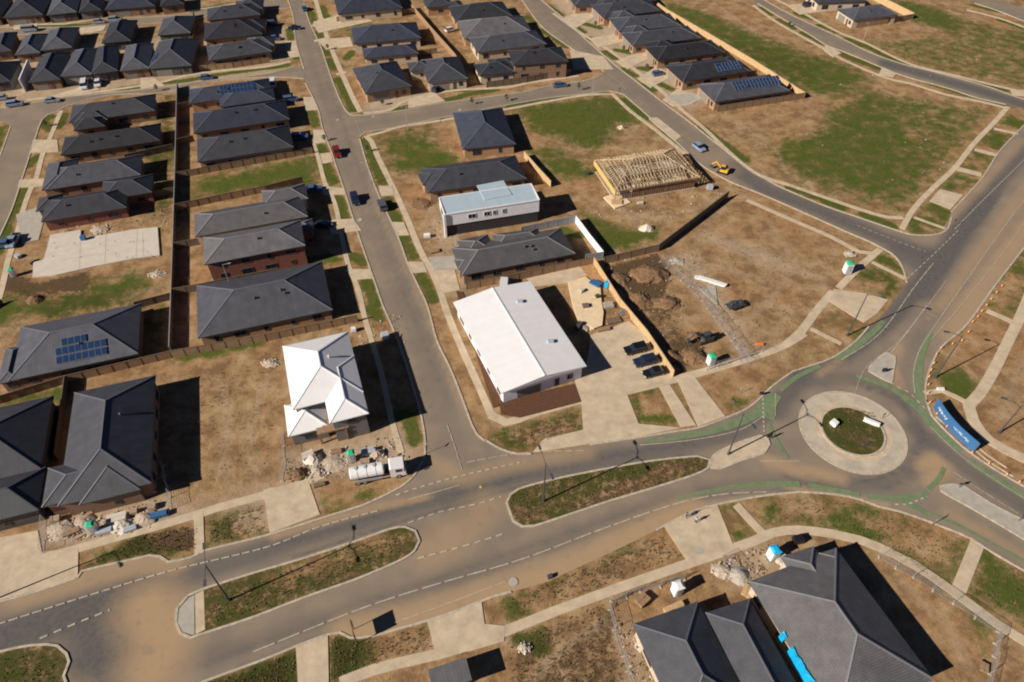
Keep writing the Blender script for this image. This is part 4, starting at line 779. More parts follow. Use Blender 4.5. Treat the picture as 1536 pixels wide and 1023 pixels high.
H('big black-roofed house with two front hips above the rubble-strewn building site', [((231,563),(229,724),(104,640),{'h':3.9,'pitch':25}), ((63,758),(167,738),(90,698),{'h':3.8,'pitch':25}), ((119,757),(210,735),(160,672),{'h':3.75,'pitch':25})], 'slate', 'metal', wall='brown', vents=1, winside='SE', front=None, snap=X_)
# second column, fronting the long street
H('dark house under many small solar panels at the top of the second column', [((284,153),(408,141),(400,118)), ((330,160),(413,150),(408,130),{'pitch':21})], 'navy', 'tile', wall='tan', front=('E',0), solar=[(0,9,1.4,9,2,[])], vents=2, snap=X_)
H('blue-grey roofed brick house just below the house with many solar panels', [((290,198),(435,181),(424,150))], 'navy', 'tile', wall='tan', front=('E',0), vents=2, snap=X_)
H('long slate-roofed brick house just above the empty green lot', [((296,241),(441,223),(432,187))], 'charcoal', 'tile', wall='tan', front=('E',0), vents=2, snap=X_)
H('mid-grey tiled house just below the empty green lot', [((292,354),(462,326),(455,292)), ((395,310),(462,297),(452,276),{'h':3.3})], 'grey', 'tile', wall='cream', front=('E',0), snap=X_)
H('two-storey red brick house with grey roof in the second column', [((306,397),(458,368),(450,330),{'h':5.6}), ((425,350),(472,346),(468,328),{'h':3.1})], 'grey', 'metal', wall='red', front=('E',0), snap=X_)
H('wide slate-roofed house directly above the white-roofed two-storey house', [((296,507),(499,465),(482,392)), ((400,430),(482,412),(476,396),{'h':3.3})], 'slate', 'metal', wall='tan', front=('E',0), vents=3, snap=X_)
# two-storey white-roofed house on the corner
def portico(root, ws):
    m = MB(); a = G(483, 646); 
    for dx, dy in ((0, 0), (4.4, 1.0), (.6, -2.8), (5.0, -1.8)): m.box((a.x + dx, a.y + dy, 1.6), (.3, .3, 3.2), R(X_))
    m.box((a.x + 2.5, a.y - .9, 3.35), (5.4, 3.6, .35), R(X_)); m.box((a.x + 2.5, a.y - .9, 3.55), (3.2, 1.9, .1), R(X_)); return m.build('porch_frame', M['timber'], root)
H('two-storey corner house with a bright white metal roof and unfinished front', [((545,588),(522,497),(424,521),{'h':6.0,'pitch':23,'snap':None}), ((553,620),(531,533),(494,634),{'h':6.0,'pitch':23,'snap':None}), ((432,655),(494,640),(470,598),{'h':3.4,'pitch':24}), ((448,604),(498,594),(492,575),{'h':5.6,'pitch':12})], 'white', 'metal', wall='grey', extras=(portico,), vents=1, snap=X_)
# large white-roofed building
def louvre(root, ws):
    m = MB(); w = ws[0]
    for x, y in ((.72, .78), (.78, .3)): 
        p = w.P(w.L*x, w.D*y, w.h + w.t * min(w.L*x, w.L*(1-x)) + .25); m.box(p, (1.1, .8, .3), R(10))
    return m.build('rooftop_unit', M['foil'], root)
H('long low white-roofed building beside the concrete car park', [((752,590),(880,549),(692,450),{'h':3.7,'pitch':7,'kind':'gablen','over':.6}), ], 'white', 'metal', wall='white', cat='childcare building'.split()[1], name='building', vents=0, front=('S',0), extras=(louvre,), fr='frame')
# middle column, right of the long street
H('square dark-hipped house standing alone beside the small green lot', [((694,224),(774,216),(742,163),{'pitch':25})], 'navy', 'metal', wall='tan', front=('W',0), vents=0)
H('long dark-roofed brick house directly above the pale-blue roofed two-storey house', [((642,289),(790,268),(772,233),{'pitch':22}), ((634,278),(690,268),(684,250),{'h':3.0})], 'charcoal', 'metal', wall='tan', front=('W',0), vents=1, snap=None)
H('grey tiled house with stepped gables between the white two-storey house and the long white roof', [((693,413),(863,380),(838,342),{'pitch':22}), ((697,388),(745,378),(738,350),{'h':3.2}), ((745,372),(815,362),(800,343),{'h':3.3,'pitch':24}), ((687,404),(712,399),(708,384),{'h':3.0})], 'grey', 'tile', wall='brown', front=('W',0), vents=3)
# two-storey flat-roofed house
def modern():
    w = Wing((667,322),(809,300),(797,276), h=6.2, kind='flat', over=.05); w2 = Wing((727,300),(768,292),(757,270), h=6.35, kind='flat', over=.05)
    c = w.P(w.L/2, w.D/2, 0); root = empty('house', c); tag(root, 'two-storey house with pale blue flat roof and white upper walls', 'house')
    r = MB(); r.face([w.P(.15,.15,6.1), w.P(w.L-.15,.15,6.1), w.P(w.L-.15,w.D-.15,6.25), w.P(.15,w.D-.15,6.25)], [(0,0),(w.L,0),(w.L,w.D),(0,w.D)])
    ro = r.build('roof', M['m_blue'], root); r2 = MB(); w2.roof(r2, MB(), r2, 0); r2.build('raised_roof', M['m_blue'], root)
    m = MB(); cs = [w.P(0,0,0), w.P(w.L,0,0), w.P(w.L,w.D,0), w.P(0,w.D,0)]; m.poly_prism([(p.x,p.y) for p in cs], 3.0, 6.05); m.build('upper_wall', M['w_white'], root)
    m = MB()
    for p, q in zip(cs, cs[1:] + cs[:1]): m.bar(Vector((p.x,p.y,6.2)), Vector((q.x,q.y,6.2)), .2, .32)
    m.build('parapet', M['w_white'], root)
    m = MB(); cs = [w.P(.2,.2,0), w.P(w.L-.2,.2,0), w.P(w.L-.2,w.D-.2,0), w.P(.2,w.D-.2,0)]; m.poly_prism([(p.x,p.y) for p in cs], 0, 3.0); m.build('lower_wall', M['w_char'], root)
    for (p, q, t, nn) in w.sides():
        if nn.y < -.5:
            L = (q - p).length
            for f, ww in ((.28, 1.9), (.44, 1.5), (.52, .9), (.62, .9)): add_window(root, p + t * L * f + nn * .06, t, nn, ww, 1.2, 4.7, 'frame_w')
        if nn.x < -.7:
            L = (q - p).length; add_garage(root, p + t * L * .4 + nn * -.1, t, nn); add_window(root, p + t * L * .5 + nn * .06, t, nn, 3, 1.5, 4.6)
    m = MB(); p = w.P(-.15, -.1, 0); m.box((p.x, p.y, 3.2), (.5, .6, 6.4), R(X_)); m.build('blade_wall', M['w_white'], root)
    for ch in root.children: ch.matrix_parent_inverse = Matrix.Translation(-c)
modern()
# block between the long street and the second street, top middle
H('broad dark two-part house facing the long street with lawn above it', [((530,66),(632,57),(618,34)), ((546,88),(628,80),(618,66),{'h':2.9})], 'navy', 'tile', wall='cream', front=('W',0), vents=1)
H('dark hipped corner house where the long street meets the cross street', [((548,141),(618,129),(594,92),{'pitch':25})], 'charcoal', 'metal', wall='tan', front=('S',0))
H('slate house with pale sunlit hip second from the long street', [((641,124),(702,118),(676,86),{'pitch':25}), ((615,108),(650,104),(644,90),{'h':3.0})], 'slate', 'tile', wall='cream', front=('S',0))
H('dark house at the very top beside the long street with a cream garage wall', [((507,22),(604,12),(596,-16))], 'navy', 'metal', wall='cream', front=('W',0))
H('dark-roofed house at the top of the middle block beside the timber back fence', [((684,33),(769,24),(757,2)), ((680,16),(700,13),(694,0))], 'charcoal', 'tile', wall='tan')
H('brownish-grey roofed house second from top on the middle block', [((696,58),(799,49),(770,25))], 'grey', 'tile', wall='tan')
H('pale slate-roofed house third from top on the middle block', [((716,79),(820,66),(799,46))], 'slate', 'tile', wall='cream')
H('small dark house left of the black two-storey corner house', [((719,114),(773,108),(769,90)), ((735,100),(772,97),(768,86),{'h':3.3})], 'charcoal', 'metal', wall='cream')
H('black-roofed two-storey brick corner house beside the second street junction', [((770,98),(853,92),(843,70),{'h':5.4,'pitch':20})], 'black', 'tile', wall='brown', front=('E',0))
H('partly visible dark roof at the top edge between the middle block lawns', [((640,12),(680,8),(676,-8))], 'charcoal', 'tile', wall='tan')
# right row fronting the second street
rr = 'row of houses right of the second street'
for lab, A, B, Cc, ro, sol in [('dark house at the top edge first in the right-hand row', (862,9),(984,0),(960,-18),'slate',None), ('dark-roofed house second in the right-hand row with small pale skylight', (905,27),(992,16),(975,-3),'charcoal',None),
    ('charcoal-roofed house third in the right-hand row, pale driveway in front', (928,47),(1022,39),(1003,20),'slate',None), ('slate-roofed house fourth in the right-hand row with light west hip', (949,69),(1052,57),(1036,38),'slate',None),
    ('black-roofed house fifth in the right-hand row with one bright skylight', (986,91),(1088,79),(1071,59),'black',None), ('dark house sixth in the right-hand row with a patch of solar panels', (1024,123),(1126,107),(1101,83),'charcoal',[(0,13,1.4,8,2,[])]),
    ('last right-row house with a long band of blue solar panels beside the brown fence', (1072,153),(1185,136),(1155,111),'slate',[(0,8,2.6,14,2,[])])]:
    H(lab, [(A, B, Cc, {'pitch':21}), ((A[0]-8, A[1]-16+4), (A[0]+34, A[1]-18+2), (A[0]+28, A[1]-32), {'h':2.95,'pitch':24})], ro, 'tile' if ro != 'black' else 'metal', wall='tan', group=rr, front=('W',0), solar=sol, vents=1)
H('slate-roofed house with white garage wall beside the far upper-right street', [((1280,30),(1348,22),(1331,5),{'pitch':20})], 'slate', 'metal', wall='cream', front=('W',0))
H('dark roof cut by the top edge beside the far upper-right street', [((1226,5),(1302,2),(1292,-14),{'pitch':20})], 'charcoal', 'metal', wall='cream')
# top-left cluster
top = 'tightly packed dark houses in the top-left corner'
for lab, A, B, Cc, ro, fr in [('dark house at the left end of the top row with a white garage door', (5,27),(64,22),(52,-6),'charcoal','S'), ('dark hipped house second in the top row, pale driveway in front', (70,23),(115,18),(106,-10),'slate','S'), ('dark house third in the top row beside two parked silver cars', (118,19),(152,15),(145,-10),'charcoal','S'),
    ('blue-black roofed house fourth in the top row near the lawn strip', (157,15),(232,9),(226,-12),'navy','S'), ('black house cut by the top edge beside the pale lane', (240,10),(276,6),(272,-10),'black',None),
    ('small dark house at the left edge between the two top-left rows', (-14,80),(17,76),(10,50),'charcoal',None), ('small slate house beside the house with the bright triangular roof', (22,83),(60,79),(56,52),'slate',None), ('grey house with a bright triangular roof face in the second top-left row', (61,76),(108,71),(106,42),'slate',None),
    ('dark steep-hipped house with deep shadow beside it near the parked silver cars', (152,65),(196,61),(186,32),'charcoal',None), ('pale grey hipped house north of the house with blue solar roof', (236,53),(286,49),(281,25),'slate',None),
    ('dark house with grey garage front beside the sunlit blank wall', (43,124),(90,119),(88,80),'charcoal','S'), ('dark house with white porch frame in the front row of the cluster', (90,115),(138,111),(134,74),'slate','S'), ('dark house behind the second parked white van in the front row', (136,112),(177,106),(173,68),'charcoal','S'),
    ('dark house without parked cars in front near the right of the front row', (180,107),(224,102),(220,66),'slate','S'), ('slate house with a patch of blue solar panels on its west hip', (222,103),(287,98),(281,59),'slate','S'), ('dark roofed house at the left edge beside the sunlit blank wall', (-40,128),(16,122),(4,94),'black','S'),
    ('partly visible dark house at the far left edge of the top-left cluster', (-50,30),(0,26),(-8,0),'charcoal','S')]:
    H(lab, [(A, B, Cc, {'pitch':25, 'h':3.0})], ro, 'tile', wall=hr.choice(['grey','brown','dark']), group=top, front=(fr,0) if fr else None, vents=0, snap=None, solar=[(0,.6,3.5,2,3,[])] if 'blue solar' in lab and 'west' in lab else None)
for lab, A, B, Cc, ro in [('dark tiled house at the top of the column beside the long street', (311,31),(391,22),(385,5),'charcoal'), ('black-roofed house second down the column beside the long street', (306,61),(394,51),(391,27),'black'), ('slate-roofed brick house third down that column above the cross street fence', (313,91),(408,77),(400,57),'slate')]:
    H(lab, [(A, B, Cc, {'pitch':22}), ((B[0]-40, B[1]-6), (B[0]+3, B[1]-9), (B[0]-2, B[1]-22), {'h':3.0})], ro, 'tile', wall='tan', group='column of three houses above the cross street', front=('E',0), vents=2)
m = MB(); g = [G(22,122), G(36,140), G(42,140), G(52,104), G(46,104)]; m.bar(G(38,138) + Vector((0,0,2)), G(50,108) + Vector((0,0,2)), .3, 4.0); tag(m.build('boundary_wall', M['w_white']), 'pale sunlit blank wall between two dark houses at the left edge', 'wall')
# bottom-right pair
H('big slate tiled house in the bottom-right corner with a blue tarp beside it', [((1401,1019),(1254,822),(1175,955),{'h':3.6,'pitch':25}), ((1137,872),(1182,962),(1225,880),{'h':3.5,'pitch':25}), ((1171,835),(1220,819),(1232,900),{'h':3.4,'pitch':24}), ((1228,830),(1254,822),(1265,860),{'h':3.45,'pitch':27})], 'grey', 'tile', wall='cream', cat='house', vents=0, winside='SE')
H('slate tiled house at the bottom edge behind the curved wire fence', [((949,936),(1046,902),(1080,1080),{'h':3.5,'pitch':25}), ((1058,919),(1124,898),(1190,1080),{'h':3.45,'pitch':25})], 'slate', 'tile', wall='cream', vents=0)
H('flat grey roof corner at the bottom edge beside the footpath', [((650,1040),(708,1020),(700,985),{'h':3.0,'kind':'flat'})], 'grey', 'metal', wall='cream', vents=0, win=False)

# ------------------------------------------------------------ fences and walls
def fence(label, pts, h=1.8, m='timber', cap='timber_old', cat='fence', group=None, th=.06, posts=True, name='fence'):
    g = GL(pts); root = empty(name, g[0]); tag(root, label, cat, group); inv = Matrix.Translation(-g[0])
    mb, cp = MB(), MB()
    for a, b in zip(g, g[1:]):
        d = b - a; rz = math.atan2(d.y, d.x); c = (a + b) / 2
        n = max(1, int(d.length / 2.4))
        for i in range(n):  # sheets step a little from bay to bay
            p = a + d * (i + .5) / n; hh = h + random.uniform(-.04, .04)
            mb.box((p.x, p.y, hh / 2), (d.length / n + .01, th + random.uniform(0, .012), hh), rz)
        cp.box((c.x, c.y, h + .075), (d.length, .14, .05), rz)
        if posts:
            for i in range(n + 1):
                p = a + d * i / n; cp.box((p.x, p.y, h / 2), (.10, .15, h + .04), rz)
    p1 = mb.build('panel', M[m], root, weld=False); p2 = cp.build('rail', M[cap], root, weld=False)
    for p in (p1, p2): p.matrix_parent_inverse = inv
    return root
def wire_fence(label, pts, h=1.8, group='temporary wire fencing round building sites'):
    g = GL(pts); root = empty('wire_fence', g[0]); tag(root, label, 'fence', group); inv = Matrix.Translation(-g[0]); k = 0
    for a, b in zip(g, g[1:]):
        d = b - a; n = max(1, round(d.length / 2.6)); t = d.normalized(); nn = Vector((-t.y, t.x, 0))
        for i in range(n):
            p = a + d * i / n + nn * .08 * (-1) ** k; q = a + d * (i + .94) / n + nn * .08 * (-1) ** k; k += 1; f = MB()
            for u, v in ((p, q),):
                f.bar(u + Vector((0,0,.12)), v + Vector((0,0,.12)), .04); f.bar(u + Vector((0,0,h)), v + Vector((0,0,h)), .04)
                f.bar(u + Vector((0,0,.0)), u + Vector((0,0,h)), .04); f.bar(v, v + Vector((0,0,h)), .04)
                L = (v - u).length
                for j in range(1, 9): w = u.lerp(v, j / 9); f.bar(w + Vector((0,0,.12)), w + Vector((0,0,h)), .012)
                for j in range(1, 7): z = .12 + (h - .12) * j / 7; f.bar(u + Vector((0,0,z)), v + Vector((0,0,z)), .012)
            o = f.build('mesh_panel', M['steel'], root, weld=False); o.matrix_parent_inverse = inv
            f = MB(); f.box((p.x, p.y, .07), (.6, .24, .14), math.atan2(nn.y, nn.x)); o = f.build('foot_block', M['kerb'], root, weld=False); o.matrix_parent_inverse = inv
    return root
bk = 'timber side fences between the houses on the left blocks'
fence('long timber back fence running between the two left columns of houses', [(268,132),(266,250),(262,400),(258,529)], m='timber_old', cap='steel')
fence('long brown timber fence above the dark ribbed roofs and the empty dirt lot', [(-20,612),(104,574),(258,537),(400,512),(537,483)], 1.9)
for lab, pts in [('side fence under the solar-roofed corner house at the top of the second column', [(268,165),(290,160)]), ('side fence from the back fence to the blue-grey roofed house', [(267,218),(292,212)]),
    ('weathered fence along the top of the empty green lot', [(266,268),(330,256),(400,243),(470,230)]), ('weathered fence along the bottom of the empty green lot', [(265,316),(330,302),(400,288),(455,274)]),
    ('short side fence beside the two-storey red brick house', [(262,374),(300,367)]), ('side fence behind the pergola of the red brick two-storey house', [(261,443),(300,436),(360,424),(420,412)]),
    ('side fence behind the black-roofed house in the far-left column', [(190,241),(262,225)]), ('side fence behind the slate-roofed house with the bright gable', [(214,300),(263,290)]),
    ('fence stub between the slab lot and the solar-panel house', [(205,463),(259,449)]), ('fence between the two dark ribbed houses at lower left', [(103,572),(88,690)]), ('fence at the end of the solar-panel house yard', [(213,462),(212,540)][:0] or [(212,545),(213,540)][:0] or [(205,470),(207,482)])]:
    fence(lab, pts, m='timber_old' if 'weathered' not in lab else 'timber', group=bk)
fence('brown fence under the last house of the column above the cross street', [(300,107),(350,102),(405,94)], group=None)
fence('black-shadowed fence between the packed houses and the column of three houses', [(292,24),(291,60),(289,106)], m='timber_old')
fence('new yellow timber fence along the back of the right-hand house row', [(960,-6),(1000,22),(1060,57),(1130,99),(1206,148)], 1.8, 'timber_new', 'timber_new')
fence('brown timber fence closing the right-hand house row beside the dirt lot', [(1076,168),(1140,158),(1206,148)], 1.9)
fence('new yellow timber fence behind the slate house at the far upper right', [(1300,-5),(1368,29)], 2.2, 'timber_new', 'timber_new'); fence('brown fence under the slate house at the far upper right', [(1284,42),(1330,36),(1368,29)], 1.9)
fence('diagonal back fence through the top middle block', [(618,14),(650,52),(682,88),(702,118)], m='timber', cap='timber_new'); fence('fence under the dark house with the cream garage wall', [(506,33),(560,28),(622,20)]); fence('fence between the two dark houses nearest the cross street corner', [(549,93),(600,88),(656,80)])
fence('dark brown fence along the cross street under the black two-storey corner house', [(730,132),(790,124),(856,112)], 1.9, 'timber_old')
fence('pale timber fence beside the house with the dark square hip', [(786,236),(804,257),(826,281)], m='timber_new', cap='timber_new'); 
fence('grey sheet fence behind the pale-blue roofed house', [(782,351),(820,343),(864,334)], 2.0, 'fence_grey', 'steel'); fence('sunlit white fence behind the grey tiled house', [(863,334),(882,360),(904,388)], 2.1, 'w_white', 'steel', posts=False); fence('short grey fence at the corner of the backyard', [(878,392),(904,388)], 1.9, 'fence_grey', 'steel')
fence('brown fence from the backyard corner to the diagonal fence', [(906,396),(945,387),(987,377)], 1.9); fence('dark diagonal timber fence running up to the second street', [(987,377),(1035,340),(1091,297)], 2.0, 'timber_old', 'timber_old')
fence('timber fence below the grey tiled house behind the white roof', [(700,434),(760,424),(830,408),(889,396)], 1.9); fence('golden timber fence beside the backyard and the three parked cars', [(890,396),(910,428),(929,458),(969,506),(1009,566)], 1.9, 'timber_new', 'timber_new')
fence('low retaining fence at the left edge below the driveway', [(-20,470),(5,455)], 1.2, 'timber_old')
for lab, pts in [('curved wire fence in front of the bottom slate house', [(1026,868),(990,880),(960,888),(918,903),(914,915),(922,945),(934,985),(950,1030)]), ('wire fence along the footpath beside the bottom-right house', [(1318,836),(1370,866),(1430,905),(1496,948),(1490,985),(1478,1040)]),
    ('wire fence between the bottom houses beside the site entrance', [(1084,835),(1105,862),(1122,884)]), ('wire fence in front of the rubble-strewn site below the black roof', [(66,830),(68,790),(70,770)]), ('wire fence on the right edge of the site below the black roof', [(245,700),(252,730),(258,765)]), ('wire fence at the corner between the white house and the tanker truck', [(424,722),(428,690),(424,650)]),
    ('wire fence along the fill strip on the big dirt lot', [(990,393),(1045,440),(1090,500),(1125,548)]), ('wire fence along the excavated lot by the path', [(1060,556),(1125,535),(1160,520)])]:
    wire_fence(lab, pts)

# ------------------------------------------------------------ street lamps
def lamp(label, base, shadow_dir, arms, h=11.2):
    b = G(*base); root = empty('street_lamp', b); tag(root, label, 'street lamp', 'tall street lamps round the junction and roundabout')
    m = MB(); m.tube([(0,0,0), (0,0,h)], [.15, .085], 10); m.build('pole', M['pole'], root)
    m = MB(); m.tube([(0,0,0), (0,0,.5)], .22, 10); m.tube([(0,0,0),(0,0,.06)], .34, 8); m.build('base', M['pole'], root)
    for ang in arms:
        u = Vector((math.cos(R(ang)), math.sin(R(ang)), 0)); a = MB()
        a.tube([Vector((0,0,h-.3)), u*.9 + Vector((0,0,h+.15)), u*2.4 + Vector((0,0,h+.35))], [.06,.05,.045], 6); ao = a.build('arm', M['pole'], root)
        q = MB(); q.box(u*2.8 + Vector((0,0,h+.36)), (.95,.38,.14), R(ang)); lo = q.build('lamp_head', M['pole'], ao)
        q = MB(); q.box(u*2.85 + Vector((0,0,h+.275)), (.55,.28,.03), R(ang)); q.build('lens', M['lens'], lo)
    return root
lamp('double-armed lamp on the left grassy median', (344,901), 0, (108, 288)); lamp('double-armed lamp at the west end of the middle grassy median', (815,753), 0, (108, 288))
lamp('lamp on the concrete splitter island west of the roundabout', (1092,682), 0, (110, 290)); lamp('lamp on the dirt verge beside the bike lane north of the roundabout', (1271,503), 0, (-30,))
lamp('lamp behind the orange cones on the east verge', (1403,566), 0, (165,)); lamp('lamp beside the footpath at the right edge of the picture', (1499,649), 0, (150,), 7.5); lamp('lamp just off the left edge by the concrete apron', (-38,912), 0, (-60,))
def small_lamp(label, base, h=6.0, ang=0):
    b = G(*base); root = empty('street_lamp', b); tag(root, label, 'street lamp'); m = MB(); m.tube([(0,0,0),(0,0,h)], [.08,.05], 8); m.build('pole', M['steel'], root)
    a = MB(); u = Vector((math.cos(R(ang)), math.sin(R(ang)), 0)); a.tube([Vector((0,0,h-.1)), u*1.2 + Vector((0,0,h+.1))], .04, 6); ao = a.build('arm', M['steel'], root); q = MB(); q.box(u*1.4 + Vector((0,0,h+.1)), (.6,.25,.1), R(ang)); q.build('lamp_head', M['steel'], ao)
small_lamp('short lamp beside the wall of the two-storey red brick house', (350,440), 8.0, 10); small_lamp('small lamp on the verge of the cross street by the vacant green lot', (888,147), 6, 90)
small_lamp('small lamp by the cross street near the square hipped house', (612,195), 6, 90); small_lamp('small lamp on the verge near the upper right road', (1295,60), 6, 220); small_lamp('small lamp on the long street beside the green lot', (556,275), 6, 180)

# ------------------------------------------------------------ signs, cones, billboard
def sign(label, base, h=2.0, ang=0, w=.6, hh=.6, m='steel', n=1):
    b = G(*base); root = empty('road_sign', b); tag(root, label, 'sign'); q = MB(); q.tube([(0,0,0),(0,0,h)], .04, 6); q.build('post', M['pole'], root)
    q = MB(); q.box((0,0,h-hh/2+.05), (w,.05,hh), R(ang)); q.build('sign_plate', M[m], root)
sign('dark keep-side sign at the nose of the west splitter island', (1152,660), 1.9, 10, .9, 1.2, 'black'); sign('small sign on the triangular splitter island north-east of the roundabout', (1324,560), 1.5, 0, .9, 1.0, 'black')
sign('small sign on the outer apron edge of the roundabout', (1323,628), 1.5, 30, .7, .5, 'pole'); sign('small sign at the nose of the long east splitter island', (1438,732), 1.5, 0, .9, .6, 'pole'); sign('sign plate near the right end of the east splitter island', (1527,782), 2.4, 60, 1.0, .9, 'pole')
sign('small pale sign on the verge right of the driveway ramp', (1111,590), 1.6, 20, .6, .6, 'white'); sign('dark marker on the verge beside the bike lane turn', (1141,594), 1.2, 0, .8, .8, 'black'); sign('sign by the pavement edge below the lower bike lane', (1398,788), 2.2, 40, .6, .8, 'steel')
sign('street name sign at the corner with the long street', (640,680), 2.4, 60, .9, .25, 'white'); sign('thin marker post in the verge below the rubble site', (232,812), 1.3, 90, .25, .5, 'black'); sign('short sign at the corner of the second street', (1428,340), 2.2, 20, .5, .5, 'pole')
def cone_():
    r = empty('traffic_cone', (0,0,0)); m = MB(); m.box((0,0,.03), (.5,.5,.06)); m.build('cone_base', M['rubber'], r); m = MB(); m.tube([(0,0,.06),(0,0,.95)], [.2,.06], 10); b = m.build('cone_body', M['orange'], r)
    m = MB(); m.tube([(0,0,.5),(0,0,.68)], [.135,.10], 10); m.build('reflective_band', M['white'], b); return r
cn = None; side = [(1502,430),(1494,440),(1486,450),(1479,459),(1472,468),(1466,476),(1458,484),(1452,499),(1442,512),(1428,517),(1411,523),(1404,532),(1400,546),(1396,556),(1393,566),(1392,578),(1391,591),(1394,605),(1404,622),(1419,641),(1441,662),(1457,680),(1482,697),(1509,713),(1528,724)]
for i, p in enumerate(side):
    o = cone_() if cn is None else copy_tree(cn); cn = cn or o; o.location = G(*p)
    ZN = [('top', 'in the row beside the north-east road', 0, 9), ('top', 'in the row opposite the triangular splitter island', 9, 16), ('left', 'in front of the blue billboard', 16, 21), ('left', 'on the kerb below the blue billboard', 21, 25)]
    for side_, where, i0, i1 in ZN:
        o.scale = (.8, .8, .8)
        if i0 <= i < i1: tag(o, f"{['first','second','third','fourth','fifth','sixth','seventh','eighth','ninth'][i-i0]} orange cone from the {side_} {where}", 'traffic cone', 'orange cones along the east kerb')
def billboard():
    a = GL([(1399,612),(1412,632),(1432,655),(1459,679)]); g = resample(a, False, .6); root = empty('billboard', g[0]); tag(root, 'long curved blue billboard with two white lines of lettering facing the roundabout', 'billboard'); inv = Matrix.Translation(-g[0])
    m = MB(); h0, h1 = .25, 2.7; s = 0; n = len(g); tot = sum((g[i+1]-g[i]).length for i in range(n-1)); pts = []
    f = offset(g, .06); b = offset(g, -.06)
    for i in range(n - 1):
        for (p, q) in ((f[i+1], f[i]), (b[i], b[i+1])): m.face([(p.x,p.y,h0),(q.x,q.y,h0),(q.x,q.y,h1),(p.x,p.y,h1)])
        m.face([(b[i].x,b[i].y,h1),(b[i+1].x,b[i+1].y,h1),(f[i+1].x,f[i+1].y,h1),(f[i].x,f[i].y,h1)])
    for k in (0, n-1): m.face([(b[k].x,b[k].y,h0),(f[k].x,f[k].y,h0),(f[k].x,f[k].y,h1),(b[k].x,b[k].y,h1)])
    o = m.build('banner', M['banner'], root); o.matrix_parent_inverse = inv
    # two lines of unreadable white lettering on the road side
    L = [0]
    for i in range(n-1): L.append(L[-1] + (g[i+1]-g[i]).length)
    def at(t, z, off):
        for i in range(n-1):
            if L[i+1] >= t: u = (t-L[i])/(L[i+1]-L[i]); p = b[i].lerp(b[i+1], u); d = (b[i+1]-b[i]).normalized(); nn = Vector((d.y,-d.x,0)); q = p + nn*off; return Vector((q.x,q.y,z)), math.atan2(d.y,d.x)
        return Vector((b[-1].x,b[-1].y,z)), 0
    w = MB(); r = random.Random(3)
    for t0, t1 in ((.10, .36), (.53, .84)):
        t = t0 * tot
        while t < t1 * tot:
            ww = r.uniform(.10, .2)
            for _ in range(2):
                p, rz = at(t + r.uniform(0, .12), 1.45 + r.uniform(-.15, .2), .02); w.box(p, (ww * .7 if r.random() < .5 else .05, .02, .06 if r.random() < .4 else r.uniform(.2, .45)), rz)
            t += .2
    lo = w.build('lettering', M['white'], o, weld=False); 
    for i in range(0, n, 4):
        q = MB(); e = f[i]; q.bar((e.x, e.y, 0), (e.x, e.y, 2.6), .09); d = (g[min(i+1,n-1)] - g[max(i-1,0)]).normalized(); nn = Vector((-d.y, d.x, 0)); q.bar(e + Vector((0,0,1.9)), e + nn * 1.3, .07); po = q.build('post', M['timber_old'], root, weld=False); po.matrix_parent_inverse = inv
billboard()

# ------------------------------------------------------------ vehicles
PAINT = {}
def paintm(c):
    if c not in PAINT:
        cols = {'silver': (.30,.34,.40), 'white': (.75,.76,.78), 'navy': (.02,.03,.06), 'blue': (.08,.14,.28), 'red': (.22,.02,.015), 'black': (.012,.014,.018), 'grey': (.10,.11,.13), 'sky': (.28,.36,.48)}
        PAINT[c] = plain('car_paint_' + c, cols[c], .3, .15, spec=.6)
    return PAINT[c]
def car_body(profile, w, name, m, parent, taper=.0):
    """side profile (x, z) extruded across the width with rounded shoulders"""
    mb = MB(); secs = [(-w/2, .90), (-w/2 + .10, 1.0), (w/2 - .10, 1.0), (w/2, .90)]
    cx = sum(p[0] for p in profile) / len(profile); zmin = min(p[1] for p in profile)
    rings = [[(cx + (x - cx) * (s if k else s), y, zmin + (z - zmin) * (.96 if s < 1 else 1)) for x, z in profile] for k, (y, s) in enumerate([(a, .985 if b < 1 else 1) for a, b in secs])]
    n = len(profile)
    for a, b in zip(rings, rings[1:]):
        for i in range(n): mb.face([a[i], a[(i+1) % n], b[(i+1) % n], b[i]])
    mb.face(rings[0][::-1]); mb.face(rings[-1]); o = mb.build(name, m, parent)
    bm = bmesh.new(); bm.from_mesh(o.data); bmesh.ops.recalc_face_normals(bm, faces=bm.faces); bm.to_mesh(o.data); bm.free(); return o
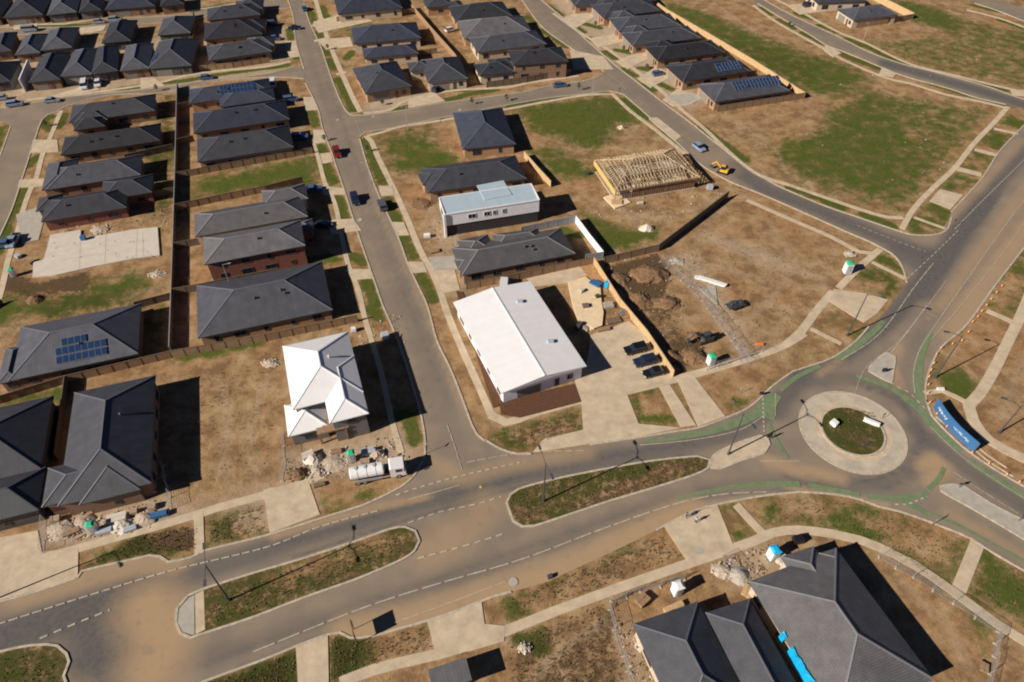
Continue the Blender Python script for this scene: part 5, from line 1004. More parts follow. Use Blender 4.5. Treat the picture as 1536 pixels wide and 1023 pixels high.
SH = {'sedan': (4.7, 1.8, [(-2.35,.35),(2.3,.35),(2.35,.62),(2.2,.78),(1.1,.93),(-1.5,.97),(-2.3,.92),(-2.38,.6)], [(-1.75,.94),(1.05,.92),(.35,1.36),(-.2,1.45),(-1.0,1.42)]),
      'hatch': (4.1, 1.75, [(-2.05,.35),(2.0,.35),(2.05,.65),(1.9,.85),(1.0,1.0),(-1.95,1.02),(-2.08,.6)], [(-1.95,1.0),(1.1,.97),(.4,1.46),(-.5,1.55),(-1.55,1.47)]),
      'suv': (4.7, 1.9, [(-2.3,.42),(2.25,.42),(2.35,.75),(2.2,1.0),(1.2,1.12),(-2.25,1.15),(-2.35,.7)], [(-2.2,1.12),(1.2,1.08),(.55,1.66),(-.4,1.76),(-1.95,1.70)]),
      'van': (5.1, 1.95, [(-2.5,.4),(2.45,.4),(2.55,.8),(2.4,1.1),(2.0,1.25),(-2.5,1.3),(-2.55,.7)], [(-2.5,1.2),(2.05,1.18),(1.45,1.95),(.9,2.05),(-2.4,2.05)]),
      'ute': (5.2, 1.85, [(-2.6,.45),(2.5,.45),(2.6,.75),(2.45,1.0),(1.5,1.1),(-2.55,1.02),(-2.62,.7)], [(-.6,1.05),(1.4,1.05),(.8,1.62),(.2,1.72),(-.45,1.7)])}
cars = 'cars parked in streets and driveways'
def car(label, at, to, kind, col, cat='car'):
    L, w, prof, cab = SH[kind]; p, q = G(*at), G(*to); d = q - p; root = empty('parked_car', p, math.atan2(d.y, d.x)); tag(root, label, cat, cars)
    body = car_body(prof, w, 'body', paintm(col), root); gl = car_body(cab, w - .22, 'cabin_glass', M['glass'], root)
    zt = max(z for x, z in cab); xs = [x for x, z in cab if z > zt - .12]; m = MB(); m.box(((min(xs)+max(xs))/2, 0, zt + .01), (max(xs)-min(xs), w - .34, .05)); m.build('roof_panel', paintm(col), body)
    for x in (-L*.31, L*.31):
        for y in (-w/2 + .08, w/2 - .08):
            m = MB(); m.tube([(x, y-.11, .33), (x, y+.11, .33)], .33, 14); wo = m.build('wheel', M['rubber'], root); m = MB(); m.tube([(x, y-.12, .33), (x, y+.12, .33)], .19, 10); m.build('rim', M['alu'], wo)
    for y in (-.6, .6):
        m = MB(); m.box((L/2-.06, y, .68), (.14,.36,.14)); m.build('headlight', M['lens'], root); m = MB(); m.box((-L/2+.02, y, .76), (.12,.3,.16)); m.build('tail_light', M['red_lamp'], root)
    if kind == 'ute':
        m = MB(); m.box((-1.6,0,1.04), (1.8,1.5,.06)); m.build('tray', M['black'], root)
    for s in (-1, 1):
        m = MB(); m.box((.75, s*(w/2+.05), 1.0), (.14,.16,.12)); m.build('mirror', paintm(col), root)
for a in [('blue-grey car parked nearest the left edge at the foot of the packed houses', (24,159), (45,156), 'suv', 'sky'), ('silver car parked right of the blue-grey one on the cross street', (79,153), (98,151), 'sedan', 'silver'), ('car cut by the left edge on the cross street', (1,150), (-18,152), 'hatch', 'sky'),
    ('white van nose-out in the driveway second from the left of two', (128,131), (127,138), 'van', 'white'), ('white car in the driveway right of the parked white van', (148,128), (147,135), 'hatch', 'white'), ('dark blue car parked on the cross street below the lawn strip', (311,119), (330,117), 'hatch', 'blue'),
    ('small blue car at the top of the long street', (457,15), (453,8), 'hatch', 'blue'), ('dark car pulling across the top of the long street', (443,44), (458,43), 'sedan', 'navy'), ('white van parked beside the roof with many small solar panels', (410,128), (409,120), 'van', 'white'), ('blue car in the shaded driveway below the white van', (436,152), (452,150), 'suv', 'blue'),
    ('dark blue car in the driveway beside the slate-roofed brick house', (450,208), (463,207), 'suv', 'blue'), ('dark red car parked on the long street casting a black shadow', (506,232), (510,244), 'suv', 'red'), ('navy car on the left side of the long street', (533,302), (538,318), 'suv', 'navy'), ('dark grey car on the right kerb of the long street', (574,311), (568,296), 'suv', 'grey'),
    ('blue car in shade at the front of the grey tiled house', (470,286), (488,284), 'sedan', 'blue'), ('dark car in deep shade between the two grey roofed houses', (484,340), (497,338), 'sedan', 'navy'), ('blue car on the cross street near the black corner house', (840,130), (858,128), 'sedan', 'blue'), ('dark blue car on the driveway of the sixth right-row house', (987,113), (1003,110), 'hatch', 'blue'),
    ('light blue car parked on the second street near the timber frame house', (1048,224), (1056,230), 'hatch', 'sky'), ('dark car on the driveway at the far upper right', (1212,10), (1226,8), 'suv', 'navy'), ('black car nearest the white building in the three-car row', (953,527), (928,533), 'suv', 'black'), ('navy car in the middle of the three-car row', (967,545), (942,551), 'suv', 'navy'), ('black car lowest in the three-car row', (981,561), (957,567), 'sedan', 'black'),
    ('silver car on the lane between the top rows of packed houses', (150,35), (162,34), 'hatch', 'silver'), ('blue-silver car beside the silver one on the top lane', (174,32), (187,31), 'suv', 'silver'), ('silver van beside the bright triangular roof', (46,47), (60,46), 'van', 'silver'), ('light blue utility truck parked beside the concrete slab lot', (22,364), (14,378), 'ute', 'sky'), ('silver car left of the slab lot driveway', (2,371), (-14,373), 'suv', 'blue'),
    ('grey car in front of the topmost dark tiled house beside the long street', (410,38), (424,37), 'suv', 'grey'), ('blue car in the shade of the three-house column', (413,60), (427,59), 'hatch', 'blue'), ('silver hatchback on the porch side of the slate corner house', (655,136), (662,130), 'hatch', 'navy'), ('small pale car beside the pale slate-roofed middle block house', (676,47), (684,45), 'hatch', 'white'),
    ('white pickup beside the brown fence left of the white roof', (756,433), (757,422), 'van', 'white')]: car(*a)
def tanker():
    p, q = G(524,722), G(612,706); d = (q - p); root = empty('tanker_truck', (p + q) / 2, math.atan2(d.y, d.x)); tag(root, 'white tanker truck parked on the verge below the white two-storey house', 'truck')
    m = MB(); m.box((-.3,0,.85), (8.6,.9,.25)); m.build('chassis', M['black'], root)
    m = MB(); m.tube([(-4.5,0,2.15),(-4.35,0,2.15),(.9,0,2.15),(1.05,0,2.15)], [.85,1.12,1.12,.85], 20); t = m.build('tank', M['white'], root, smooth=False)
    for x in (-3.2,-1.7,-.2): m = MB(); m.tube([(x-.05,0,2.15),(x+.05,0,2.15)], 1.15, 20); m.build('tank_band', M['foil'], t)
    for x in (-3.4,-1.9,-.4): m = MB(); m.tube([(x,0,3.2),(x,0,3.4)], .28, 10); m.build('hatch', M['foil'], t)
    m = MB(); m.box((-1.7,-1.2,1.15), (4.6,.12,.5)); m.box((-1.7,1.2,1.15), (4.6,.12,.5)); m.build('side_guard', M['alu'], root)
    c = car_body([(2.0,.6),(4.55,.6),(4.6,1.5),(4.4,2.9),(2.2,3.05),(2.0,2.8)], 2.3, 'cab', M['white'], root); m = MB(); m.box((4.52,0,2.15), (.12,2.0,.85), M=Matrix.Rotation(-.08,3,'Y')); m.build('windscreen', M['glass'], c)
    for s in (-1,1): m = MB(); m.box((3.5,s*1.15,2.15), (1.1,.05,.75)); m.build('side_window', M['glass'], c); m = MB(); m.box((4.4,s*1.35,2.3), (.15,.2,.5)); m.build('mirror', M['black'], c)
    m = MB(); m.box((4.62,0,.75), (.15,2.3,.45)); m.build('bumper', M['alu'], root)
    for x in (-3.4,-2.3,3.4):
        for y in (-1.0,1.0): m = MB(); m.tube([(x,y-.16,.5),(x,y+.16,.5)], .5, 16); w = m.build('wheel', M['rubber'], root); m = MB(); m.tube([(x,y-.17,.5),(x,y+.17,.5)], .25, 10); m.build('rim', M['alu'], w)
tanker()
def digger(label, at, ang, m_, s=1.0, name='excavator'):
    root = empty(name, G(*at), R(ang)); root.scale = (s, s, s); tag(root, label, 'excavator')
    for y in (-.85,.85):
        m = MB(); m.box((0,y,.35), (2.6,.45,.5)); m.tube([(-1.3,y-.22,.35),(-1.3,y+.22,.35)], .35, 12); m.tube([(1.3,y-.22,.35),(1.3,y+.22,.35)], .35, 12); m.build('track', M['rubber'], root)
    b = MB(); b.box((-.3,0,1.05), (2.3,1.9,.75)); b.box((-1.2,0,1.3), (.7,1.8,.6)); b.build('body', M[m_], root)
    c = MB(); c.box((.15,.4,1.95), (1.2,.95,1.3)); co = c.build('cab', M['glass'], root); c = MB(); c.box((.15,.4,2.65), (1.35,1.1,.1)); c.build('cab_roof', M[m_], co)
    a = MB(); a.bar((.8,-.3,1.3), (2.6,-.3,3.0), .28, .35); a.bar((2.6,-.3,3.0), (3.9,-.3,1.6), .22, .28); ao = a.build('boom', M[m_], root); a = MB(); a.box((3.9,-.3,1.1), (.7,.8,.7)); a.build('bucket', M['pole'], ao)
digger('small yellow digger at the kerb beside the timber frame house', (1084,259), 150, 'yellow', .85); digger('dark excavator on the excavated lot beside the green-roofed toilet', (1057,511), 200, 'pole', .95)
def trailer():
    p, q = G(1084,466), G(1121,455); d = q - p; root = empty('flat_trailer', (p+q)/2, math.atan2(d.y, d.x)); tag(root, 'dark flat trailer loaded with grey bundles on the dirt lot', 'trailer')
    m = MB(); m.box((0,0,.75), (4.2,1.9,.15)); m.bar((2.1,0,.7), (3.3,0,.5), .12); m.build('deck', M['pole'], root); m = MB()
    for i in range(7): m.bar((-1.9+random.uniform(0,.4),-.7+i*.22,.95+random.uniform(0,.15)), (1.6+random.uniform(0,.5),-.7+i*.22,1.0), .17)
    m.box((-.6,.2,1.2), (1.4,1.1,.4)); m.box((1.0,-.2,1.15), (.8,.8,.35)); m.build('load', M['pole'], root, weld=False)
    for x in (-.5,.5):
        for y in (-.95,.95): m = MB(); m.tube([(x,y-.1,.35),(x,y+.1,.35)], .35, 12); m.build('wheel', M['rubber'], root)
trailer()

# ------------------------------------------------------------ site toilets, bins, stacks
def toilet(label, at, roofm='loo_green', ang=18, s=1.0):
    root = empty('portable_toilet', G(*at), R(ang)); root.scale = (s,s,s); tag(root, label, 'portable toilet', 'portable toilets on building sites'); m = MB(); m.box((0,0,1.1), (1.15,1.15,2.2)); b = m.build('cabin', M['white'], root)
    m = MB(); m.box((0,-.59,1.05), (.75,.05,1.9)); d = m.build('door', M['alu'], root); m = MB(); m.box((.28,-.63,1.0), (.06,.05,.2)); m.build('handle', M['black'], d)
    m = MB(); m.face([(-.65,-.65,2.2),(.65,-.65,2.2),(.65,.65,2.2),(-.65,.65,2.2)]); z=2.42
    for a, b2 in (((-.65,-.65),(.65,-.65)),((.65,-.65),(.65,.65)),((.65,.65),(-.65,.65)),((-.65,.65),(-.65,-.65))): m.face([(*a,2.2),(*b2,2.2),(b2[0]*.5,b2[1]*.5,z),(a[0]*.5,a[1]*.5,z)])
    m.face([(-.325,-.325,z),(.325,-.325,z),(.325,.325,z),(-.325,.325,z)]); m.build('roof', M[roofm], root); m = MB(); m.box((0,0,.05), (1.25,1.25,.1)); m.build('skid', M['black'], root)
toilet('green-roofed portable toilet on the corner dirt lot near the second street', (1269,409), ang=0, s=1.25); toilet('green-roofed white toilet beside the path below the excavator', (1065,546), s=1.1); toilet('green-roofed toilet among rubble behind the tanker truck', (529,690)); toilet('green-roofed toilet among rubble below the black roof', (143,797))
toilet('bright blue-roofed toilet at the corner of the big bottom-right house', (1157,836), 'loo_blue', s=1.15); toilet('all-white toilet between the two bottom building sites', (1014,889), 'white', s=1.15); toilet('small green toilet left of the slab lot', (22,414), s=.9)
def stack(label, at, size, m_, ang=18, n=3, group=None, z=0, cat='stack', name='material_stack'):
    root = empty(name, G(*at), R(ang)); root.location.z = z; tag(root, label, cat, group); r = random.Random(label); L, Wd, Hh = size; p = MB()
    for x in (-L*.4, 0, L*.4): p.box((x,0,.06), (.1,Wd,.12))
    p.build('bearer', M['timber_old'], root, weld=False); b = MB(); 
    for i in range(n):
        for j in range(2): 
            w = Wd / 2; b.box((r.uniform(-.06,.06), -Wd/4 + j*w + r.uniform(-.02,.02), .13 + Hh*(i+.5)/n), (L*r.uniform(.85,1), w*.93, Hh/n*.92))
    b.build('load', M[m_], root, weld=False); return root
ST = [('pale brick pallet at the left of the rubble site below the black roof', (85,782), (1.6,1.2,.8), 'pallet_brick', 18), ('stack of new timber near the middle of the rubble site', (108,800), (2.6,1.0,.5), 'timber', 30), ('pale stone pile pallet right of the rubble toilet', (178,780), (3.0,1.6,.9), 'concrete_pale', 18), ('silver wrapped bundle below the rubble toilet', (158,798), (2.4,1.0,.6), 'foil', 18),
    ('brick pallet with a red tint beside the silver bundle', (203,770), (1.2,1.0,.8), 'pallet_brick', 18), ('dark blue covered stack at the right of the rubble site', (240,774), (2.8,1.0,.7), 'banner', 18), ('brick pallet at the far right of the rubble site', (230,762), (1.3,1.1,.7), 'pallet_brick', 10), ('grey bundle behind the dark blue stack', (196,795), (2.0,.9,.5), 'foil', 25),
    ('white bag stack below the garage of the white-roofed house', (463,686), (2.0,1.4,.9), 'concrete_pale', 30), ('grey brick pallet near the porch of the white-roofed house', (553,680), (2.6,1.3,.8), 'foil', 18), ('dark brick stack beside the tanker truck', (548,694), (1.6,1.0,.6), 'pallet_brick', 10), ('timber stack near the portico of the white-roofed house', (505,678), (1.8,.9,.4), 'timber', 10), ('short timber pile near the kerb by the vacant driveway', (480,728), (2.0,.8,.3), 'timber_old', 18),
    ('pale timber stack beside the roof of the bottom slate house', (1012,916), (3.2,1.6,.6), 'timber_new', 22), ('timber frame pile behind the wire fence at the bottom', (963,902), (2.0,1.6,.8), 'timber', 40), ('cardboard coloured stack beside the blue-roofed toilet', (1172,842), (2.0,1.2,.8), 'concrete_pale', 40), ('dark bin-like stack on the corner of the bottom-right site', (1196,812), (1.6,1.2,1.0), 'black', 10), ('timber offcut pile between the bottom houses', (1120,888), (2.0,1.4,.5), 'timber_new', 60),
    ('long pale timber stack beside the west eave of the bottom slate house', (978,995), (4.5,.7,.4), 'timber_new', -62), ('white pipe bundle laid beside the concrete pad on the dirt lot', (1068,424), (6.2,1.0,.5), 'pipe', -28), ('white pipe offcuts at the end of the pipe bundle', (1046,418), (1.4,1.0,.4), 'pipe', -20), 
    ('white sheet stack on the roundabout grass with dark shadow left', (1250,638), (1.3,1.0,1.0), 'white', -60), ('long white board stack on the roundabout grass', (1306,636), (2.8,.6,.8), 'white', -32), ('dark stack low on the roundabout grass', (1299,667), (1.6,.5,.3), 'pole', 25),
    ('timber stack in front of the timber frame house', (925,305), (2.8,2.0,.5), 'timber_new', 0), ('small brick pallet beside the timber frame house', (960,306), (1.6,.8,.4), 'concrete_pale', 10), ('crate stack at the end of the timber frame house', (1064,284), (1.5,1.2,1.2), 'foil', 0), ('white skip stack in front of the pale-blue roofed house', (641,356), (1.6,1.0,.8), 'white', 10), ('timber stack in the yard of the pale-blue roofed house', (652,378), (2.2,1.2,.4), 'timber', 20),
    ('blue covered stack by the backyard fence', (893,428), (2.6,1.6,.7), 'banner', -40), ('bright cyan covered box on the backyard fence line', (910,431), (1.0,.8,1.5), 'tarp', -40), ('grey pallet in the backyard', (912,460), (2.2,1.6,.6), 'concrete_grey', 10), ('brown timber platform in the backyard', (920,482), (3.2,1.6,.3), 'timber_old', 15), ('small navy cover beside the backyard fence', (938,470), (1.0,1.8,.6), 'banner', -55),
    ('low dark pallet on the cream backyard platform', (878,462), (1.4,1.1,.4), 'timber_old', 10, 3, None, .45), ('small green box on the cream backyard platform', (896,448), (.9,.8,.5), 'leaf', 20, 3, None, .45), ('pale crate on the cream backyard platform', (872,440), (1.0,.8,.6), 'concrete_pale', 40, 3, None, .45), ('dark post stack between the white building shadow and the cream platform', (868,492), (2.2,.9,1.0), 'pole', 60), ('brown slatted bench below the cream platform', (905,496), (2.8,.8,.5), 'timber', 15), ('small blue crate on the bare concrete slab', (127,361), (1.1,.9,1.3), 'banner', 10), ('grey bin beside the end of the bare slab', (48,394), (1.6,1.0,.5), 'timber', 60), ('pale box left of the bare slab', (28,386), (1.4,1.0,.6), 'foil', -30), ('white crate beside the wire fence at the white-roofed house', (531,497), (1.0,.8,.9), 'white', 10), ('grey wrapped pallet on the verge at the top of the white house shadow', (578,507), (1.6,1.4,1.2), 'foil', 20),
    ('white box beside the billboard on the green patch', (1410,585), (1.4,.5,.4), 'white', 0), ('orange barrier stack on the dirt lot by the path', (1139,518), (1.5,.5,.4), 'orange', 0), ('rusty orange stack at the lower right wire fence', (1475,1002), (1.5,1.0,.4), 'timber', 60), ('grey pallet in the middle block side yard', (880,262), (1.0,.8,.8), 'pole', 0), ('dark pallet beside the path at the lower verge', (825,866), (.8,.6,.5), 'pole', 20)]
for a in ST: stack(*a)
def pile(label, at, r, h, m_, seed, n=26, cat='rubble pile'):
    b = G(*at); rr = random.Random(seed); root = empty('rubble_pile', b); tag(root, label, cat); mb = MB(); N = 14; rings = []
    for k in range(5):
        f = 1 - k / 4.6; z = h * 1.35 * (1 - f ** 1.6); rings.append([Vector((r * f * math.cos(2*math.pi*j/N) * rr.uniform(.8,1.15), r * f * math.sin(2*math.pi*j/N) * rr.uniform(.6,.95), max(0, z + rr.uniform(-.08,.08) * (k > 0) * h) - (.03 if k == 0 else 0))) for j in range(N)])
    for k in range(4):
        for j in range(N): mb.face([rings[k][j], rings[k][(j+1)%N], rings[k+1][(j+1)%N], rings[k+1][j]])
    mb.face(rings[-1]); mb.build('heap', M[m_], root); q = MB()
    for i in range(n):
        a = rr.uniform(0, 6.28); d = r * math.sqrt(rr.random()) * 1.1; s = rr.uniform(.12, .38); q.box((d*math.cos(a), d*math.sin(a)*.8, max(.05, h*(1-(d/r)**1.4))+s*.2), (s, s*rr.uniform(.5,1), s*rr.uniform(.4,.9)), M=Matrix.Rotation(rr.uniform(0,3),3,'Z') @ Matrix.Rotation(rr.uniform(-.6,.6),3,'X'))
    q.build('loose_rubble', M['rubble_dark' if m_ == 'rubble_dark' else 'rubble' if m_ != 'rubble' else 'concrete_pale'], root, weld=False); tag(root.children[1], kind='stuff')
for i, a in enumerate([('pale rubble heap at the left of the site below the black roof', (95,795), 2.6, .7, 'rubble'), ('rubble heap in the middle of the site below the black roof', (126,785), 2.2, .6, 'rubble'), ('white rubble heap right of the rubble toilet', (182,788), 2.4, .7, 'concrete_pale'), ('mixed rubble heap at the right of the site below the black roof', (218,778), 2.2, .6, 'rubble'),
    ('pale rubble heap below the garage of the white-roofed house', (470,690), 1.9, .9, 'concrete_pale'), ('low brown rubble heap between the white house and the verge', (500,695), 2.4, .4, 'rubble'), ('brown soil heap beside the vacant driveway', (447,712), 1.8, .8, 'rubble_dark'), ('grey rubble heap beside the tanker truck', (566,682), 1.6, .8, 'rubble'), ('small soil heap near the verge of the vacant driveway', (476,706), 1.4, .5, 'rubble'),
    ('large dug soil heap at the top of the excavated lot', (975,412), 4.6, 1.2, 'rubble_dark'), ('long soil heap beside the golden fence', (958,448), 2.6, .8, 'rubble_dark'), ('soil heap with weeds near the bottom of the excavated lot', (1040,535), 3.0, .9, 'rubble_dark'), ('low soil heap left of the dark excavator', (1042,505), 1.8, .7, 'rubble_dark'),
    ('pale stone heap on the green corner above the diagonal fence', (970,343), 1.9, .9, 'concrete_pale'), ('small pale stone heap at the edge of the big vacant lawn', (932,192), 1.2, .6, 'concrete_pale'), ('rock heap under the curved footpath of the bottom site', (1084,856), 1.8, .5, 'rubble'), ('grey gravel heap beside the wire fence between the bottom houses', (1108,862), 2.0, .6, 'concrete_grey'), ('soil heap along the wall of the bottom slate house', (972,965), 2.0, .6, 'concrete_pale'),
    ('small grey heap on the weeds near the bottom edge', (787,972), 1.0, .5, 'rubble'), ('dark soil heap on the vacant lot under the slab', (52,450), 1.9, .8, 'rubble_dark'), ('rubble heap at the end of the slab lot yard', (236,412), 1.8, .4, 'rubble'), ('rubble strip beside the red brick house', (150,345), 2.4, .4, 'rubble'), ('heap of mulch beside the drive of the pale-blue roofed house', (634,306), 2.8, .5, 'rubble_dark'),
    ('gravel heap in the backyard by the concrete', (875,492), 1.6, .5, 'rubble'), ('rubble heap beside the long timber fence near the dirt lot', (405,545), 1.6, .4, 'rubble'), ('small rubble heap by the second street corner', (1275,382), 1.4, .5, 'concrete_grey'), ('rubble heap at the top of the fill strip', (1015,392), 1.8, .4, 'concrete_grey')]): pile(*a, seed=i)
for lab, p, q in (('long low soil bank along the dark side of the golden fence', (925,420), 3.4), ('second soil bank below the long low one', (945,470), 2.6), ('soil bank near the parked cars beside the golden fence', (1005,535), 2.4), ('broad brown spoil mound in the middle of the excavated lot', (1000,455), 3.2)): pile(lab, p, q, .9, 'rubble_dark', seed=int(q*10))
def yard(label, pts, z, m_, name): o = flat(name, pts, z, m_, False, kind=None); tag(o, label, name.split('_')[-1]); return o
M['cream_paving'] = mat('cream_paving', (.72, .57, .38), .9, .12, .8); M['gold_soil'] = mat('orange_sand', (.42, .25, .11), 1, .3, 1.2, bump=.4)
flat('paving', [(825,405),(885,398),(902,420),(903,440),(880,432),(850,428),(822,430)], .042, 'gold_soil', False)
flat('paving', [(905,297),(928,289),(946,305),(922,314)], .3, 'cream_paving', False)
flat('concrete_pad', [(1050,434),(1073,428),(1077,460)], .15, 'concrete_grey', False)
flat('paving', [(852,425),(877,417),(900,432),(902,455),(905,470),(903,490),(890,495),(866,482),(858,455)], .45, 'cream_paving', False); flat('paving', [(880,383+30),(890,398),(904,425),(885,420)], .054, 'gold_soil', False)
for pts in ([(790,418),(870,400),(880,412),(850,425),(800,430)],): flat('paving', pts, .045, 'concrete', False)
# bare slab with its joints
def slab():
    g = GL([(76,354),(122,346),(122,358),(160,353),(198,346),(237,342),(240,384),(208,388),(146,400),(84,414),(50,417),(51,395),(66,391),(72,372)]); c = g[0]; root = empty('concrete_slab', (0,0,0)); tag(root, 'bare pale concrete house slab waiting for its walls in the far-left column', 'concrete slab')
    mb = MB(); mb.poly_prism([(p.x,p.y) for p in g], 0, .32); o = mb.build('slab', M['concrete_pale'], root); bm = bmesh.new(); bm.from_mesh(o.data); bmesh.ops.triangulate(bm, faces=[f for f in bm.faces if len(f.verts) > 4]); bm.to_mesh(o.data); bm.free()
    m = MB(); r = random.Random(5)
    for a, b in (((122,346),(120,405)),((160,353),(158,395)),((207,346),(205,388)),((85,372),(205,357)),((90,392),(160,381)),((215,352),(216,386))): m.bar(G(*a) + Vector((0,0,.325)), G(*b) + Vector((0,0,.325)), .08, .02)
    for i in range(16): p = G(r.uniform(80,230), r.uniform(360,390)); m.box((p.x,p.y,.36), (.25,.25,.1))
    m.build('slab_fitting', M['concrete_grey'], root, weld=False)
slab()
# timber frame house
def frame_house():
    w = Wing((923,287),(1050,266),(972,228), h=3.3, pitch=26, snap=None); c = w.P(w.L/2, w.D/2, 0); root = empty('timber_frame_house', c); tag(root, 'house under construction with open timber roof trusses beside the second street', 'house frame'); inv = Matrix.Translation(-c); r = random.Random(2)
    parts = []; L, D, h, t = w.L, w.D, w.h, w.t; P = w.P
    m = MB(); m.poly_prism([(q.x,q.y) for q in (P(.4,.4,0),P(L-.4,.4,0),P(L-.4,D-.4,0),P(.4,D-.4,0))], 0, .2); parts.append(m.build('slab', M['concrete_pale'], root))
    m = MB()
    for (x0,y0,x1,y1) in ((.5,.5,L-.5,.5),(L-.5,.5,L-.5,D-.5),(L-.5,D-.5,.5,D-.5),(.5,D-.5,.5,.5),(L*.35,.5,L*.35,D-.5),(L*.62,.5,L*.62,D-.5),(.5,D*.5,L-.5,D*.5)):
        a, b = P(x0,y0,.2), P(x1,y1,.2); n = int((b-a).length/.6)
        for i in range(n+1): p = a.lerp(b, i/n); m.bar(p, p + Vector((0,0,h-.3)), .09)
        for z in (.05, (h-.2)/2, h-.25): m.bar(a + Vector((0,0,z)), b + Vector((0,0,z)), .09)
    parts.append(m.build('wall_frame', M['timber'], root, weld=False)); m = MB(); n = int(L/.85)
    for i in range(n+1):
        x = L*i/n; 
        yc = min(D/2, x, L-x) if min(x, L-x) < D/2 else D/2
        top = h + yc*t
        if yc < .3 or i % 9 == 5: continue
        top -= r.uniform(0, .06)
        m.bar(P(x,0,h), P(x,yc,top), .075, .12)
        m.bar(P(x,D,h), P(x,D-yc,top), .075, .12); m.bar(P(x,0,h), P(x,D,h), .07, .1)
        if yc < D/2 - .1: m.bar(P(x,yc,top), P(x,D-yc,top), .075, .12)
        for k in range(1, 6): y = D*k/6; z = h + min(y, D-y, yc)*t; m.bar(P(x,y,h), P(x, y + (D/14 if k % 2 else -D/14), z), .05)
        for k in range(1): y = r.uniform(0, D); m.box(P(x, y, h + min(y, D-y, yc)*t + .06), (r.uniform(.4,1.9), r.uniform(.1,.8), .06), R(r.uniform(0,180)))
    for k in (2, 5, 8):
        y = D*k/18; 
        m.bar(P(y, y, h+y*t+.08), P(L-y, y, h+y*t+.08), .06); m.bar(P(y, D-y, h+y*t+.08), P(L-y, D-y, h+y*t+.08), .06)
    for k in range(2, 16): yy = D*k/17; d = min(yy, D-yy); m.bar(P(0,yy,h), P(d,yy,h+d*t), .07, .1); m.bar(P(L,yy,h), P(L-d,yy,h+d*t), .07, .1)
    for a, b in ((P(0,0,h),P(D/2,D/2,h+D/2*t)),(P(0,D,h),P(D/2,D/2,h+D/2*t)),(P(L,0,h),P(L-D/2,D/2,h+D/2*t)),(P(L,D,h),P(L-D/2,D/2,h+D/2*t)),(P(D/2,D/2,h+D/2*t),P(L-D/2,D/2,h+D/2*t))): m.bar(a, b, .09, .2)
    parts.append(m.build('roof_truss', M['timber_truss'], root, weld=False)); m = MB()
    for a, b in ((P(0,0,h),P(L,0,h)),(P(L,0,h),P(L,D,h)),(P(L,D,h),P(0,D,h)),(P(0,D,h),P(0,0,h))): m.bar(a, b, .06, .3)
    parts.append(m.build('fascia', M['timber_new'], root, weld=False)); m = MB(); m.bar(P(-.03,0,h-.7), P(-.03,D,h-.7), .05, 1.2); parts.append(m.build('bracing_panel', M['yellow_ply'], root)); m = MB(); m.poly_prism([(q.x,q.y) for q in (P(L*.22,.62,0),P(L-.7,.62,0),P(L-.7,.82,0),P(L*.22,.82,0))], .2, h-.25); m.poly_prism([(q.x,q.y) for q in (P(.8,D*.4,0),P(L-.8,D*.4,0),P(L-.8,D*.4+.2,0),P(.8,D*.4+.2,0))], .2, h-.25); parts.append(m.build('wall', M['w_brown'], root, weld=False))
    for p in parts: p.matrix_parent_inverse = inv
M['yellow_ply'] = mat('yellow_plywood', (.66, .42, .13), .8, .12, 2); M['timber_truss'] = mat('truss_timber', (.56, .44, .28), .85, .4, 1.2)
frame_house()
# bottom board with its shadow beside the driveway
def board():
    root = empty('sale_board', G(533,955), R(22)); tag(root, 'tall sale board on two posts at the kerb seen edge-on, casting a dark shadow', 'sign board'); m = MB(); m.box((0,0,2.6), (.10,2.4,1.8)); m.build('board', M['timber'], root)
    for y in (-1.1,1.1): m = MB(); m.box((.1,y,1.7), (.1,.1,3.4)); m.build('post', M['timber_old'], root)
board()

# ------------------------------------------------------------ people
def person(label, at, face, shirt, seed):
    r = random.Random(seed); root = empty('person', G(*at), face); tag(root, label, 'person', 'two people standing on the dusty driveway')
    V = [(0,0,.95),(0,0,1.15),(0,0,1.38),(0,0,1.5),(0,.01,1.62),(0,0,1.70), (-.1,0,.9),(-.12,.05,.5),(-.12,0,.08),(-.12,.14,.04), (.1,0,.9),(.12,-.03,.5),(.13,-.05,.08),(.13,.09,.04), (-.19,0,1.4),(-.26,.02,1.13),(-.25,.12,.9), (.19,0,1.4),(.26,.0,1.13),(.22,.14,.93), (-.24,.16,.84),(.2,.18,.87)]
    E = [(0,1),(1,2),(2,3),(3,4),(4,5),(0,6),(6,7),(7,8),(8,9),(0,10),(10,11),(11,12),(12,13),(2,14),(14,15),(15,16),(16,20),(2,17),(17,18),(18,19),(19,21)]
    Rr = [.15,.14,.16,.06,.10,.08,.10,.065,.045,.04,.10,.065,.045,.04,.065,.045,.035,.065,.045,.035,.03,.03]
    me = bpy.data.meshes.new('body'); me.from_pydata(V, E, []); o = bpy.data.objects.new('body', me); C.objects.link(o)
    bpy.context.view_layer.objects.active = o; sk = o.modifiers.new('Skin', 'SKIN'); o.modifiers.new('Subdivision', 'SUBSURF').levels = 1
    for i, rad in enumerate(Rr): me.skin_vertices[0].data[i].radius = (rad, rad)
    me.skin_vertices[0].data[0].use_root = True
    dg = bpy.context.evaluated_depsgraph_get(); em = bpy.data.meshes.new_from_object(o.evaluated_get(dg)); bpy.data.objects.remove(o); o = bpy.data.objects.new('body', em); C.objects.link(o); o.parent = root
    for mm in (M['skin'], M['shirt_' + shirt], M['trousers']): em.materials.append(mm)
    for p in em.polygons:
        z = p.center.z; x = abs(p.center.x); p.material_index = 0 if z > 1.47 or (x > .17 and z < 1.1 and z > .75) else (1 if z > .95 else 2)
        p.use_smooth = True
    m = MB(); m.tube([(0,0,1.63),(0,0,1.72),(0,0,1.79)], [.115,.11,.05], 10); m.build('hair', M['hair'], root)
